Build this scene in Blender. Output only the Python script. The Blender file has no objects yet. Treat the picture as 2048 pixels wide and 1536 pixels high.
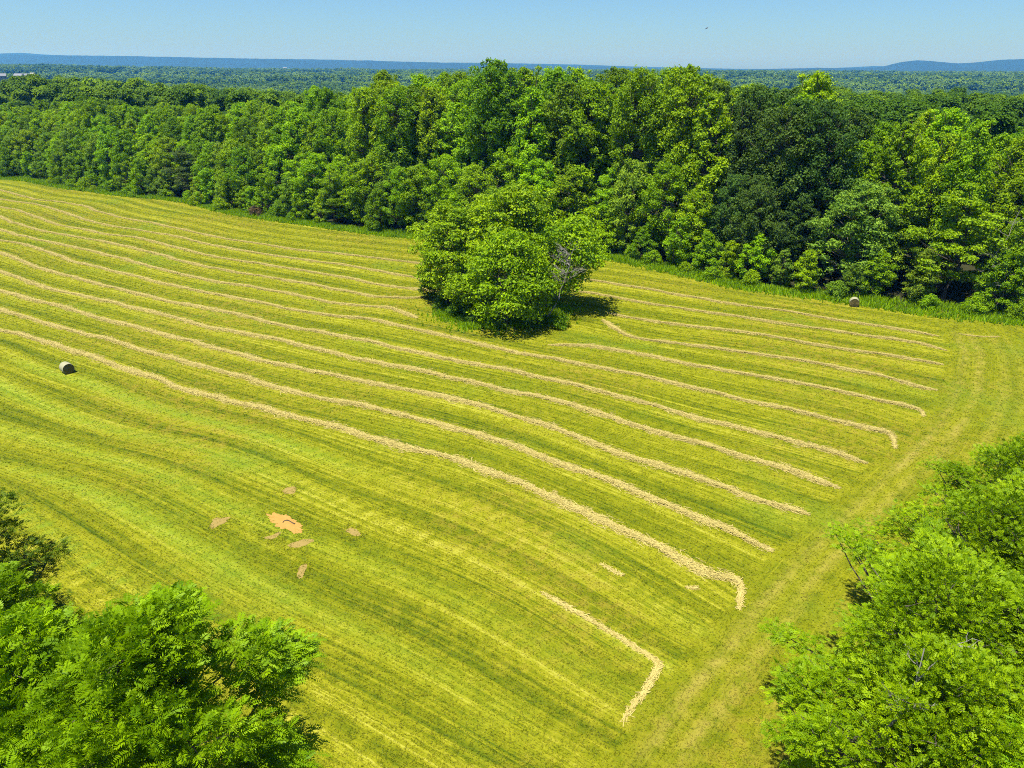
import bpy, math, random
import numpy as np
from mathutils import Vector, Matrix

rad = math.radians
scene = bpy.context.scene
COL = scene.collection
rng = np.random.default_rng(11)
random.seed(5)

# ------------------------------------------------------------------ camera
CAM_H, F, PITCH, ROLL = 35.0, 1440.0, 23.7, 0.25
cam_d = bpy.data.cameras.new('camera')
cam_d.sensor_width = 36.0
cam_d.lens = 36.0 * F / 2048.0
cam_d.clip_start, cam_d.clip_end = 0.5, 60000.0
cam = bpy.data.objects.new('camera', cam_d)
COL.objects.link(cam)
RM = Matrix.Rotation(rad(90 - PITCH), 3, 'X') @ Matrix.Rotation(rad(ROLL), 3, 'Z')
cam.matrix_world = Matrix.Translation((0, 0, CAM_H)) @ RM.to_4x4()
scene.camera = cam
RN = np.array(RM)


def rays(p):
    p = np.asarray(p, float).reshape(-1, 2)
    d = np.stack([(p[:, 0] - 1024) / F, -(p[:, 1] - 768) / F, -np.ones(len(p))], 1)
    return d @ RN.T


def ground(p, z=0.0):
    """photograph position -> point of the level field (x, y)"""
    d = rays(p)
    t = (z - CAM_H) / d[:, 2]
    return d[:, :2] * t[:, None]


def at_depth(px, py, y):
    d = rays([(px, py)])[0]
    t = y / d[1]
    return np.array([d[0] * t, y, CAM_H + d[2] * t])


def project(q):
    q = np.asarray(q, float).reshape(-1, 3) - np.array([0, 0, CAM_H])
    c = q @ RN
    z = np.maximum(-c[:, 2], 1e-3)
    return np.stack([1024 + F * c[:, 0] / z, 768 - F * c[:, 1] / z], 1)


# ------------------------------------------------------------------ small helpers
def smooth(a, b, x):
    t = np.clip((np.asarray(x, float) - a) / (b - a), 0, 1)
    return t * t * (3 - 2 * t)


def _hash(ix, iy, s):
    h = (ix * 374761393 + iy * 668265263 + s * 974711) & 0x7fffffff
    h = ((h ^ (h >> 13)) * 1274126177) & 0x7fffffff
    return ((h ^ (h >> 16)) & 0xffff) / 65535.0


def vnoise(x, y, s=0):
    x = np.asarray(x, float); y = np.asarray(y, float)
    ix = np.floor(x).astype(np.int64); iy = np.floor(y).astype(np.int64)
    fx = x - ix; fy = y - iy
    fx = fx * fx * (3 - 2 * fx); fy = fy * fy * (3 - 2 * fy)
    a = _hash(ix, iy, s); b = _hash(ix + 1, iy, s); c = _hash(ix, iy + 1, s); d = _hash(ix + 1, iy + 1, s)
    return (a + (b - a) * fx) * (1 - fy) + (c + (d - c) * fx) * fy


def fbm(x, y, s=0, o=4):
    r = 0; a = .5; t = 0
    for k in range(o):
        r = r + a * vnoise(x * 2 ** k, y * 2 ** k, s + k * 17); t += a; a *= .5
    return r / t


def mesh(name, v, faces, mat=None, uv=None, smooth_sh=False, attrs=None, mats=None, mat_idx=None):
    """faces: list of integer arrays (n,3) or (n,4)"""
    v = np.asarray(v, np.float32)
    if not isinstance(faces, (list, tuple)):
        faces = [faces]
    faces = [np.asarray(f, np.int32) for f in faces if len(f)]
    me = bpy.data.meshes.new(name)
    me.vertices.add(len(v)); me.vertices.foreach_set('co', v.ravel())
    loops = np.concatenate([f.ravel() for f in faces]) if faces else np.zeros(0, np.int32)
    sizes = np.concatenate([np.full(len(f), f.shape[1], np.int32) for f in faces]) if faces else np.zeros(0, np.int32)
    if len(sizes):
        me.loops.add(len(loops)); me.loops.foreach_set('vertex_index', loops)
        me.polygons.add(len(sizes))
        me.polygons.foreach_set('loop_start', np.concatenate([[0], np.cumsum(sizes)[:-1]]).astype(np.int32))
    if mat_idx is not None:
        me.polygons.foreach_set('material_index', np.asarray(mat_idx, np.int32))
    if len(sizes): me.polygons.foreach_set('use_smooth', np.full(len(sizes), smooth_sh, bool))
    if uv is not None:
        l = me.uv_layers.new(name='UVMap')
        l.data.foreach_set('uv', np.asarray(uv, np.float32)[loops].ravel())
    for k, a in (attrs or {}).items():
        at = me.attributes.new(k, 'FLOAT', 'POINT')
        at.data.foreach_set('value', np.asarray(a, np.float32))
    me.update(calc_edges=True)
    for m in (mats or ([mat] if mat else [])):
        me.materials.append(m)
    return me


def obj(name, me, parent=None, loc=None):
    o = bpy.data.objects.new(name, me)
    COL.objects.link(o)
    if loc is not None:
        o.location = loc
    if parent is not None:
        o.parent = parent
    return o


def tag(o, label=None, cat=None, group=None, kind=None):
    if label: o['label'] = label
    if cat: o['category'] = cat
    if group: o['group'] = group
    if kind: o['kind'] = kind
    return o


def poly_dist(q, line):
    """distance from points q (n,2) to the polyline, signed: positive to the left of its direction; and arc length"""
    best = np.full(len(q), 1e18); sgn = np.ones(len(q)); arc = np.zeros(len(q)); s0 = 0
    for a, b in zip(line[:-1], line[1:]):
        ab = b - a; L = np.hypot(*ab)
        t = np.clip(((q - a) @ ab) / (L * L), 0, 1)
        dv = q - (a + t[:, None] * ab)
        d = (dv ** 2).sum(1)
        m = d < best
        cr = ab[0] * (q[:, 1] - a[1]) - ab[1] * (q[:, 0] - a[0])
        best = np.where(m, d, best); sgn = np.where(m, np.sign(cr), sgn); arc = np.where(m, s0 + t * L, arc)
        s0 += L
    return np.sqrt(best) * sgn, arc


def resample(line, step):
    line = np.asarray(line, float)
    s = np.concatenate([[0], np.cumsum(np.hypot(*np.diff(line, axis=0).T))])
    n = max(int(s[-1] / step), 2)
    t = np.linspace(0, s[-1], n + 1)
    return np.stack([np.interp(t, s, line[:, k]) for k in range(line.shape[1])], 1), t


def spline(line, step):
    """Catmull-Rom through the points, then even steps"""
    P = np.asarray(line, float)
    if len(P) < 3:
        return resample(P, step)
    Q = np.vstack([2 * P[0] - P[1], P, 2 * P[-1] - P[-2]])
    out = []
    for i in range(1, len(Q) - 2):
        t = np.linspace(0, 1, 9)[:-1, None]
        p0, p1, p2, p3 = Q[i - 1:i + 3]
        out.append(.5 * (2 * p1 + (p2 - p0) * t + (2 * p0 - 5 * p1 + 4 * p2 - p3) * t ** 2 + (3 * p1 - p0 - 3 * p2 + p3) * t ** 3))
    out.append(P[-1:])
    return resample(np.vstack(out), step)


# ------------------------------------------------------------------ materials
def new_mat(name):
    m = bpy.data.materials.new(name); m.use_nodes = True
    nt = m.node_tree
    for n in list(nt.nodes):
        nt.nodes.remove(n)
    out = nt.nodes.new('ShaderNodeOutputMaterial')
    return m, nt, out


class NT:
    def __init__(s, nt): s.nt = nt
    def n(s, t, **k):
        x = s.nt.nodes.new(t)
        for a, b in k.items(): setattr(x, a, b)
        return x
    def l(s, a, b): s.nt.links.new(a, b)
    def put(s, sock, v):
        if hasattr(v, 'links'): s.l(v, sock)
        else: sock.default_value = v
    def math(s, op, a, b=None, clamp=False):
        x = s.n('ShaderNodeMath', operation=op, use_clamp=clamp)
        s.put(x.inputs[0], a)
        if b is not None: s.put(x.inputs[1], b)
        return x.outputs[0]
    def mix(s, f, a, b, mode='MIX'):
        x = s.n('ShaderNodeMix', data_type='RGBA', blend_type=mode, clamp_factor=True)
        s.put(x.inputs[0], f); s.put(x.inputs[6], a); s.put(x.inputs[7], b)
        return x.outputs[2]
    def noise(s, vec, scale, detail=3, rough=.55, w=None):
        x = s.n('ShaderNodeTexNoise')
        if vec is not None: s.l(vec, x.inputs['Vector'])
        x.inputs['Scale'].default_value = scale; x.inputs['Detail'].default_value = detail
        x.inputs['Roughness'].default_value = rough
        return x.outputs['Fac']
    def ramp(s, f, a, b, lo=0., hi=1.):
        x = s.n('ShaderNodeMapRange', interpolation_type='SMOOTHSTEP')
        s.put(x.inputs[0], f); x.inputs[1].default_value = a; x.inputs[2].default_value = b
        x.inputs[3].default_value = lo; x.inputs[4].default_value = hi
        return x.outputs[0]
    def mapping(s, vec, scale, loc=(0, 0, 0)):
        x = s.n('ShaderNodeMapping')
        s.l(vec, x.inputs[0]); x.inputs['Scale'].default_value = scale; x.inputs['Location'].default_value = loc
        return x.outputs[0]
    def attr(s, name):
        return s.n('ShaderNodeAttribute', attribute_name=name).outputs['Fac']
    def bsdf(s, col, rough=.8, spec=.2, normal=None):
        x = s.n('ShaderNodeBsdfPrincipled')
        s.put(x.inputs['Base Color'], col); s.put(x.inputs['Roughness'], rough)
        x.inputs['Specular IOR Level'].default_value = spec
        if normal is not None: s.l(normal, x.inputs['Normal'])
        return x.outputs[0]
    def bump(s, h, strength=.5, dist=.1):
        x = s.n('ShaderNodeBump'); s.l(h, x.inputs['Height'])
        x.inputs['Strength'].default_value = strength; x.inputs['Distance'].default_value = dist
        return x.outputs[0]


def grass_colour(g, tuft=False):
    """streaked colour of the mown grass from the row coordinates in the UV map"""
    uv = g.n('ShaderNodeUVMap', uv_map='UVMap').outputs[0]
    pos = g.n('ShaderNodeNewGeometry').outputs['Position']
    wob = g.noise(pos, .35, 2)
    long1 = g.noise(g.mapping(uv, (.016, .55, 1)), 1, 3, .6)        # broad mowing streaks
    long2 = g.noise(g.mapping(uv, (.045, 2.6, 1), (7, 3, 0)), 1, 4, .7)  # narrow ones
    long3 = g.noise(g.mapping(uv, (.03, 6.0, 1), (2, 9, 0)), 1, 3, .7)      # single mower lines
    patch = g.noise(pos, .06, 3, .6)
    mott = g.noise(pos, .9, 4, .65)
    fine = g.noise(pos, 6.0, 3, .7)
    sep = g.n('ShaderNodeSeparateXYZ'); g.l(uv, sep.inputs[0])
    stripe = g.math('SINE', g.math('MULTIPLY', sep.outputs[1], 2 * math.pi / 5.0))   # one period per row of hay
    v = g.math('ADD', g.math('MULTIPLY', g.math('SUBTRACT', long1, .5), .6), g.math('MULTIPLY', g.math('SUBTRACT', long2, .5), 1.35))
    v = g.math('ADD', v, g.math('MULTIPLY', g.math('SUBTRACT', long3, .5), 1.0))
    v = g.math('MULTIPLY', v, g.attr('amp'))
    v = g.math('ADD', v, g.math('MULTIPLY', g.math('SUBTRACT', mott, .5), .75))
    v = g.math('ADD', v, g.math('MULTIPLY', g.math('SUBTRACT', fine, .5), .55))
    v = g.math('ADD', v, g.math('MULTIPLY', g.math('MULTIPLY', stripe, .10), g.attr('amp')))
    v = g.math('ADD', v, g.attr('pale'))
    v = g.math('ADD', v, .5, clamp=True)
    cr = g.n('ShaderNodeValToRGB')
    e = cr.color_ramp.elements
    e[0].position, e[0].color = 0.0, (.046, .076, .002, 1)
    e[1].position, e[1].color = 1.0, (.33, .320, .036, 1)
    for p, c in ((.25, (.090, .114, .002, 1)), (.5, (.150, .162, .003, 1)), (.75, (.228, .228, .008, 1))):
        x = e.new(p); x.color = c
    g.l(v, cr.inputs[0])
    col = cr.outputs[0]
    # greener or browner drifts
    col = g.mix(g.ramp(patch, .52, .72, 0, .38), col, (.10, .175, .010, 1))
    col = g.mix(g.math('MULTIPLY', g.ramp(g.noise(pos, .035, 3), .46, .64), g.ramp(mott, .4, .7, 0, .5)), col, (.22, .15, .024, 1))
    col = g.mix(g.math('MULTIPLY', g.attr('green'), .62), col, g.mix(fine, (.09, .16, .005, 1), (.20, .30, .022, 1)))
    # dry bare ground worn by the wheels
    col = g.mix(g.math('MULTIPLY', g.attr('worn'), g.ramp(mott, .36, .6, .25, .9)), col, g.mix(fine, (.21, .18, .02, 1), (.32, .275, .055, 1)))
    return col, mott, fine, pos


def mat_ground():
    m, nt, out = new_mat('field_and_land')
    g = NT(nt)
    col, mott, fine, pos = grass_colour(g)
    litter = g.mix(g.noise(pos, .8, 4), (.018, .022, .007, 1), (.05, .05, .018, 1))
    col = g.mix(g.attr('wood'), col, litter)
    far = g.mix(g.noise(pos, .02, 4, .7), (.030, .060, .010, 1), (.13, .17, .025, 1))
    col = g.mix(g.attr('far'), col, far)
    h = g.math('ADD', g.noise(pos, 9, 3, .7), g.math('MULTIPLY', mott, .6))
    b = g.bsdf(col, .9, .1, g.bump(h, .55, .12))
    g.l(b, out.inputs[0])
    return m


def mat_tuft():
    m, nt, out = new_mat('grass_blades')
    g = NT(nt)
    col, mott, fine, pos = grass_colour(g, True)
    r = g.attr('tint')
    col = g.mix(1.0, col, g.mix(r, (.72, .75, .66, 1), (1.34, 1.29, 1.5, 1)), 'MULTIPLY')
    a = g.bsdf(col, .7, .15)
    t = g.n('ShaderNodeBsdfTranslucent'); g.l(col, t.inputs[0])
    mx = g.n('ShaderNodeMixShader'); mx.inputs[0].default_value = .3
    g.l(a, mx.inputs[1]); g.l(t.outputs[0], mx.inputs[2]); g.l(mx.outputs[0], out.inputs[0])
    return m


def mat_leaf(name, gain=1.0, gloss=.5, spec=.12, trans=.34, rnd=False):
    m, nt, out = new_mat(name)
    g = NT(nt)
    oc = g.n('ShaderNodeObjectInfo')
    r = g.attr('tint')
    if rnd:
        tone = g.n('ShaderNodeAttribute', attribute_name='tone', attribute_type='INSTANCER').outputs['Fac']
        r = g.math('ADD', g.math('MULTIPLY', r, .5), g.math('SUBTRACT', g.math('MULTIPLY', oc.outputs['Random'], .9), .25))
        r = g.math('ADD', r, g.math('MULTIPLY', g.math('SUBTRACT', tone, .5), 2.8), clamp=True)
    col = g.mix(r, g.mix(1.0, oc.outputs['Color'], (.55 * gain, .64 * gain, .75 * gain, 1), 'MULTIPLY'),
                g.mix(1.0, oc.outputs['Color'], (1.5 * gain, 1.32 * gain, 1.1 * gain, 1), 'MULTIPLY'))
    a = g.bsdf(col, gloss, spec)
    t = g.n('ShaderNodeBsdfTranslucent')
    g.l(g.mix(1.0, col, (1.25, 1.25, .6, 1), 'MULTIPLY'), t.inputs[0])
    mx = g.n('ShaderNodeMixShader'); mx.inputs[0].default_value = trans
    g.l(a, mx.inputs[1]); g.l(t.outputs[0], mx.inputs[2]); g.l(mx.outputs[0], out.inputs[0])
    return m


def mat_bark(name, a, b, sc=6.0):
    m, nt, out = new_mat(name)
    g = NT(nt)
    tc = g.n('ShaderNodeTexCoord').outputs['Object']
    f = g.noise(g.mapping(tc, (1, 1, .25)), sc, 5, .65)
    g.l(g.bsdf(g.mix(f, a, b), .9, .1, g.bump(f, .6, .05)), out.inputs[0])
    return m


def mat_straw(name, a, b, c, sc=5.0):
    m, nt, out = new_mat(name)
    g = NT(nt)
    pos = g.n('ShaderNodeNewGeometry').outputs['Position']
    f = g.noise(pos, sc, 4, .7)
    col = g.mix(g.ramp(f, .3, .7), a, b)
    col = g.mix(g.attr('tint'), col, c)
    g.l(g.bsdf(col, .8, .15, g.bump(g.noise(pos, 14, 3, .7), .3, .04)), out.inputs[0])
    return m


def mat_plain(name, a, b, sc=3.0, rough=.8):
    m, nt, out = new_mat(name)
    g = NT(nt)
    pos = g.n('ShaderNodeNewGeometry').outputs['Position']
    f = g.noise(pos, sc, 4, .6)
    g.l(g.bsdf(g.mix(f, a, b), rough, .2, g.bump(f, .3, .05)), out.inputs[0])
    return m


M_GROUND = mat_ground()
M_TUFT = mat_tuft()
M_LEAF = mat_leaf('leaves')
M_FAR = mat_leaf('distant_leaves', 1.0, .7, .1, .25, True)
M_BARK = mat_bark('bark', (.05, .04, .03, 1), (.15, .125, .10, 1))
M_DEAD = mat_bark('dead_wood', (.13, .12, .105, 1), (.34, .32, .28, 1), 4)
M_HAY = mat_straw('hay', (.24, .185, .040, 1), (.355, .288, .074, 1), (.46, .385, .125, 1))

# ------------------------------------------------------------------ where things are (traced on the photograph, laid on the field)
ROWS_PX = [
    [(0, 380), (37, 390), (73, 399), (110, 402), (146, 408), (171, 413), (195, 422), (244, 435), (305, 446), (366, 459), (427, 473), (500, 485), (596, 499), (694, 509), (816, 524), (960, 540)],
    [(0, 398), (37, 404), (73, 409), (98, 415), (122, 423), (159, 435), (195, 445), (244, 455), (305, 465), (354, 473), (415, 488), (500, 503), (548, 511), (621, 521), (694, 531), (767, 544), (831, 555), (900, 566)],
    [(0, 414), (37, 421), (73, 434), (110, 448), (159, 457), (207, 467), (268, 475), (317, 486), (366, 498), (415, 511), (500, 524), (548, 532), (621, 544), (694, 556), (767, 571), (841, 579), (875, 584)],
    [(0, 434), (24, 444), (61, 455), (98, 464), (146, 473), (207, 483), (256, 494), (317, 509), (366, 522), (427, 536), (500, 549), (523, 552), (596, 564), (670, 578), (731, 590), (767, 594), (816, 596), (872, 594)],
    [(0, 460), (37, 470), (73, 478), (122, 488), (171, 500), (220, 512), (268, 523), (317, 538), (366, 550), (427, 562), (500, 573), (548, 582), (621, 595), (670, 606), (718, 611), (775, 614), (804, 623), (833, 637)],
    [(0, 481), (49, 489), (98, 504), (146, 522), (207, 537), (268, 551), (317, 565), (378, 578), (439, 589), (523, 606), (596, 621), (670, 631), (743, 639), (792, 650), (865, 665), (914, 678), (973, 691), (1034, 707), (1107, 718), (1169, 728), (1242, 742), (1315, 757), (1409, 781), (1496, 803), (1584, 819), (1672, 841), (1745, 858), (1782, 869), (1791, 897)],
    [(0, 505), (37, 518), (85, 538), (134, 551), (195, 567), (256, 582), (305, 595), (366, 607), (439, 621), (548, 646), (621, 661), (694, 675), (767, 689), (841, 705), (902, 718), (961, 729), (1034, 744), (1107, 759), (1168, 772), (1242, 792), (1315, 812), (1438, 846), (1526, 868), (1614, 890), (1687, 910), (1735, 926)],
    [(0, 543), (49, 560), (110, 579), (171, 593), (232, 606), (293, 622), (354, 636), (427, 656), (548, 678), (621, 695), (694, 712), (767, 727), (841, 742), (902, 756), (961, 768), (1022, 782), (1107, 799), (1168, 817), (1230, 838), (1291, 859), (1350, 875), (1423, 894), (1496, 915), (1570, 937), (1628, 957), (1681, 976)],
    [(0, 580), (61, 599), (122, 614), (183, 631), (244, 647), (305, 662), (366, 679), (427, 695), (523, 720), (572, 732), (670, 751), (743, 765), (841, 784), (900, 798), (961, 812), (1022, 829), (1083, 849), (1159, 876), (1232, 903), (1305, 926), (1378, 951), (1452, 976), (1539, 1004), (1619, 1030)],
    [(0, 618), (61, 636), (122, 654), (183, 670), (244, 688), (305, 705), (390, 727), (450, 746), (511, 761), (572, 779), (633, 794), (694, 805), (743, 815), (792, 826), (865, 843), (914, 857), (961, 869), (1022, 889), (1083, 914), (1144, 936), (1173, 944), (1246, 974), (1320, 1002), (1393, 1032), (1452, 1056), (1510, 1084), (1548, 1100)],
    [(0, 659), (61, 674), (122, 693), (183, 713), (244, 735), (305, 755), (366, 777), (450, 801), (523, 816), (584, 833), (645, 848), (706, 863), (755, 878), (816, 896), (877, 911), (949, 930), (998, 949), (1046, 967), (1100, 992), (1159, 1018), (1217, 1045), (1276, 1074), (1334, 1105), (1393, 1134), (1437, 1153), (1476, 1166), (1472, 1217)],
]
RIGHT_PX = [
    [(1060, 548), (1126, 555), (1169, 559), (1220, 566), (1300, 579), (1350, 588), (1438, 603), (1555, 620), (1687, 642), (1789, 658), (1877, 672)],
    [(1150, 582), (1185, 587), (1233, 595), (1300, 607), (1350, 614), (1408, 623), (1526, 641), (1643, 658), (1789, 679), (1848, 689), (1893, 701)],
    [(1215, 627), (1249, 633), (1315, 643), (1350, 648), (1423, 657), (1526, 670), (1643, 691), (1760, 708), (1886, 730)],
    [(1208, 640), (1225, 654), (1247, 668), (1278, 676), (1339, 685), (1438, 697), (1555, 714), (1672, 733), (1760, 752), (1819, 768), (1874, 780)],
    [(1100, 689), (1169, 690), (1230, 700), (1315, 716), (1350, 723), (1423, 737), (1526, 755), (1643, 776), (1760, 802), (1833, 819), (1845, 833)],
]
# streaks left on the grass where hay has already been gathered, used only to steer the mowing streaks
FADED_PX = [
    [(0, 695), (61, 723), (98, 743), (171, 755), (244, 779), (305, 804), (366, 823), (500, 853), (596, 881), (657, 910), (743, 937), (816, 959), (889, 983), (950, 1004), (1010, 1033), (1120, 1079), (1229, 1139), (1321, 1201), (1365, 1231)],
    [(0, 757), (61, 787), (122, 816), (183, 838), (244, 857), (293, 868), (342, 876), (415, 889), (511, 927), (584, 956), (670, 993), (743, 1030), (841, 1066), (900, 1091), (955, 1117), (1057, 1168), (1156, 1223), (1259, 1286), (1321, 1322)],
    [(0, 850), (73, 866), (122, 884), (195, 904), (293, 925), (366, 955), (427, 987), (560, 1040), (700, 1096), (800, 1130), (900, 1165), (1010, 1220), (1120, 1289), (1229, 1366)],
    [(0, 926), (122, 950), (220, 984), (293, 1020), (400, 1080), (550, 1170), (700, 1240), (850, 1310), (1000, 1400), (1130, 1480)],
    [(0, 985), (65, 1030), (172, 1107), (236, 1153), (350, 1215), (500, 1295), (650, 1370), (800, 1450), (950, 1540)],
    [(0, 1060), (60, 1090), (150, 1145), (210, 1195), (400, 1310), (600, 1430), (800, 1560)],
]
EDGE_PX = [(-140, 338), (0, 357), (60, 361), (140, 378), (230, 388), (300, 396), (380, 405), (470, 427), (560, 440), (650, 455), (740, 466), (850, 476), (1000, 490), (1150, 505), (1240, 520), (1340, 540), (1470, 572), (1600, 590), (1740, 608), (1870, 624), (1960, 632), (2048, 644), (2200, 668)]
HEAD_PX = [(1200, 1560), (1330, 1390), (1480, 1215), (1560, 1120), (1640, 1045), (1700, 990), (1760, 935), (1812, 895), (1862, 835), (1900, 770), (1912, 700), (1890, 655)]

EDGE = ground(EDGE_PX)
_d0 = EDGE[0] - EDGE[1]; _d1 = EDGE[-1] - EDGE[-2]
EDGE = np.vstack([EDGE[0] + _d0 / np.hypot(*_d0) * 400, EDGE, EDGE[-1] + np.array([.93, -.36]) * 220])
HEAD = ground(HEAD_PX)
ROWS = [ground(r) for r in ROWS_PX]
RROWS = [ground(r) for r in RIGHT_PX]
FADED = [ground(r) for r in FADED_PX]

# row coordinates over the field: u along the rows, s counts the rows from the far side
RA = rad(-29)
UX = np.array([math.cos(RA), math.sin(RA)]); VX = np.array([-UX[1], UX[0]])
_guides = []
for k in range(5):
    a = ROWS[k]; b = RROWS[k]
    _guides.append(np.vstack([a[:-1], b[1:]]))
_guides += ROWS[5:] + FADED
_g2 = []
for gl in _guides:
    u = gl @ UX; v = gl @ VX
    o = np.argsort(u); u, v = u[o], v[o]
    keep = np.concatenate([[True], np.diff(u) > .4]); u, v = u[keep], v[keep]
    ug = np.arange(-420, 260, 2.0)
    vg = np.interp(ug, u, v)
    n = max(2, len(u) // 4)
    sl, sr = np.polyfit(u[:n + 1], v[:n + 1], 1)[0] * .5, np.polyfit(u[-n - 1:], v[-n - 1:], 1)[0] * .5
    vg = np.where(ug < u[0], v[0] + (ug - u[0]) * sl, vg)
    vg = np.where(ug > u[-1], v[-1] + (ug - u[-1]) * sr, vg)
    k = np.ones(5) / 5
    vg = np.convolve(np.pad(vg, 2, mode='edge'), k, 'valid')
    _g2.append(vg)
UG = np.arange(-420, 260, 2.0)
VG = np.array(_g2)
VG = np.minimum.accumulate(VG - np.arange(len(VG))[:, None] * 0.0, axis=0)
for k in range(1, len(VG)):
    VG[k] = np.minimum(VG[k], VG[k - 1] - 1.2)


def row_coords(q):
    u = q @ UX; v = q @ VX
    i = np.clip((u - UG[0]) / 2.0, 0, len(UG) - 2)
    i0 = i.astype(int); f = (i - i0)
    vk = VG[:, i0] * (1 - f) + VG[:, i0 + 1] * f      # (K, n) decreasing in k
    K = len(VG)
    s = np.where(v > vk[0], -(v - vk[0]) / 5.0, 0.0)
    for k in range(K - 1):
        m = (v <= vk[k]) & (v > vk[k + 1])
        s = np.where(m, k + (vk[k] - v) / (vk[k] - vk[k + 1]), s)
    s = np.where(v <= vk[-1], K - 1 + (vk[-1] - v) / 4.0, s)
    return u, s


def field_data(q):
    """uv and surface attributes of the field at points q"""
    u, s = row_coords(q)
    hd, ha = poly_dist(q, HEAD)
    hw = smooth(-1.5, 1.0, -hd)          # 1 on the headland along the field end
    uv = np.stack([u, s * 5.0], 1)
    uvh = np.stack([ha + 500, hd * 1.7 + 300], 1)
    uv = np.where((hw > .5)[:, None], uvh, uv)
    # pale strips where hay was gathered, below the last row still lying
    pale = np.zeros(len(q)); green = np.zeros(len(q))
    n = vnoise(u * .05, s * 1.3, 3)
    low = smooth(10.4, 11.2, s) * (1 - hw)
    d = s - np.round(s)
    tab = np.array([.40, .55, .16, .12, .14, .48, .16, .08, .08])[np.clip(np.round(s).astype(int) - 11, 0, 8)]
    tab = np.where((np.round(s) >= 15) & (np.round(s) <= 16), tab * smooth(0, -25, u), tab)
    pale += low * np.exp(-(d / .09) ** 2) * tab * (.45 + .8 * vnoise(u * .06, np.round(s) * 3.1, 9))
    pale += low * np.exp(-((d - .30) / .13) ** 2) * .14 * n
    pale -= low * np.exp(-((d + .28) / .14) ** 2) * (.01 + .09 * n)
    green += low * np.exp(-((d - .14) / .14) ** 2) * smooth(.3, .75, vnoise(u * .035 + 5, s * .8, 21)) * (.5 + .5 * smooth(60, -20, u))
    # between lying rows: darker middle band
    up = (1 - low) * (1 - hw)
    pale += up * (-.13 * np.exp(-((s - np.floor(s) - .58) / .17) ** 2) * (.4 + 1.1 * vnoise(u * .03, np.floor(s) * 2.7, 31)) + .05)
    # wheel tracks of the headland
    worn = np.zeros(len(q))
    for off, w, a in ((-1.1, .36, 1.0), (-2.9, .36, 1.0), (-5.6, .4, .7), (-7.4, .4, .65)):
        worn += a * np.exp(-((hd - off) / w) ** 2) * (.35 + .9 * vnoise(ha * .12, off, 5))
    worn *= smooth(-14, 0, hd) * smooth(0, 6, ha) * (ha < 95)
    return uv, pale, green, np.clip(worn, 0, 1), 1 - .6 * hw


def edge_d(q):
    return poly_dist(q, EDGE)[0]        # positive inside the wood


def height(x, y):
    x = np.asarray(x, float); y = np.asarray(y, float)
    q = np.stack([x.ravel(), y.ravel()], 1)
    d = edge_d(q).reshape(x.shape)
    r = np.hypot(x, y)
    az = np.degrees(np.arctan2(x, y))
    hill = 1.0 * np.exp(-((az - 8) / 14) ** 2) * smooth(0, 45, d)
    k = smooth(-2, 14, az)
    drop = 36 * (smooth(50, 520, d) * (1 - k) + smooth(170, 800, d) * k)
    z = hill - drop
    rise = 20 * smooth(1500, 3600, r) + 14 * smooth(2200, 3400, r) * np.exp(-((az + 33) / 9) ** 2)
    z = z + rise + (fbm(x / 900, y / 900, 77, 3) - .5) * 18 * smooth(500, 1400, r) + (fbm(x / 240, y / 240, 78, 2) - .5) * 12 * smooth(300, 700, r)
    z = z - 10 * smooth(4500, 7000, r)
    return np.where(d > 0, z, z * smooth(-40, 0, d) * 0)


# ------------------------------------------------------------------ ground
def axis(lo, hi, step, far, grow=1.09):
    a = list(np.arange(lo, hi + .01, step))
    s = step; p = a[-1]
    while p < far:
        s *= grow; p += s; a.append(p)
    s = step; p = a[0]; b = []
    while p > -far:
        s *= grow; p -= s; b.append(p)
    return np.array(b[::-1] + a)


gx = axis(-200, 120, 1.0, 26000)
gy = axis(0, 270, 1.0, 30000)
gy = gy[gy > -400]
X, Y = np.meshgrid(gx, gy)
Q = np.stack([X.ravel(), Y.ravel()], 1)
Z = height(X, Y).ravel()
uv, pale, green, worn, amp = field_data(Q)
ed = edge_d(Q)
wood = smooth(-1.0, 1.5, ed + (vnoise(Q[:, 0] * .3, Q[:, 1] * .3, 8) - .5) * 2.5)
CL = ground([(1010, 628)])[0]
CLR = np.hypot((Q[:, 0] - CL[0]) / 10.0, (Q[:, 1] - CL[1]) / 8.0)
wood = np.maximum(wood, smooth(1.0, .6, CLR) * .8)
rr = np.hypot(Q[:, 0], Q[:, 1])
far = smooth(350, 520, rr)
nx, ny = len(gx), len(gy)
idx = np.arange(nx * ny).reshape(ny, nx)
faces = np.stack([idx[:-1, :-1], idx[:-1, 1:], idx[1:, 1:], idx[1:, :-1]], -1).reshape(-1, 4)
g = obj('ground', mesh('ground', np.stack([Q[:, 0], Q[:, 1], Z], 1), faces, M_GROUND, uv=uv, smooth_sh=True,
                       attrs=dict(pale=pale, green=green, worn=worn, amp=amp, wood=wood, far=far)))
tag(g, 'mown yellow green hayfield running into wooded land', kind='structure')


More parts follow.
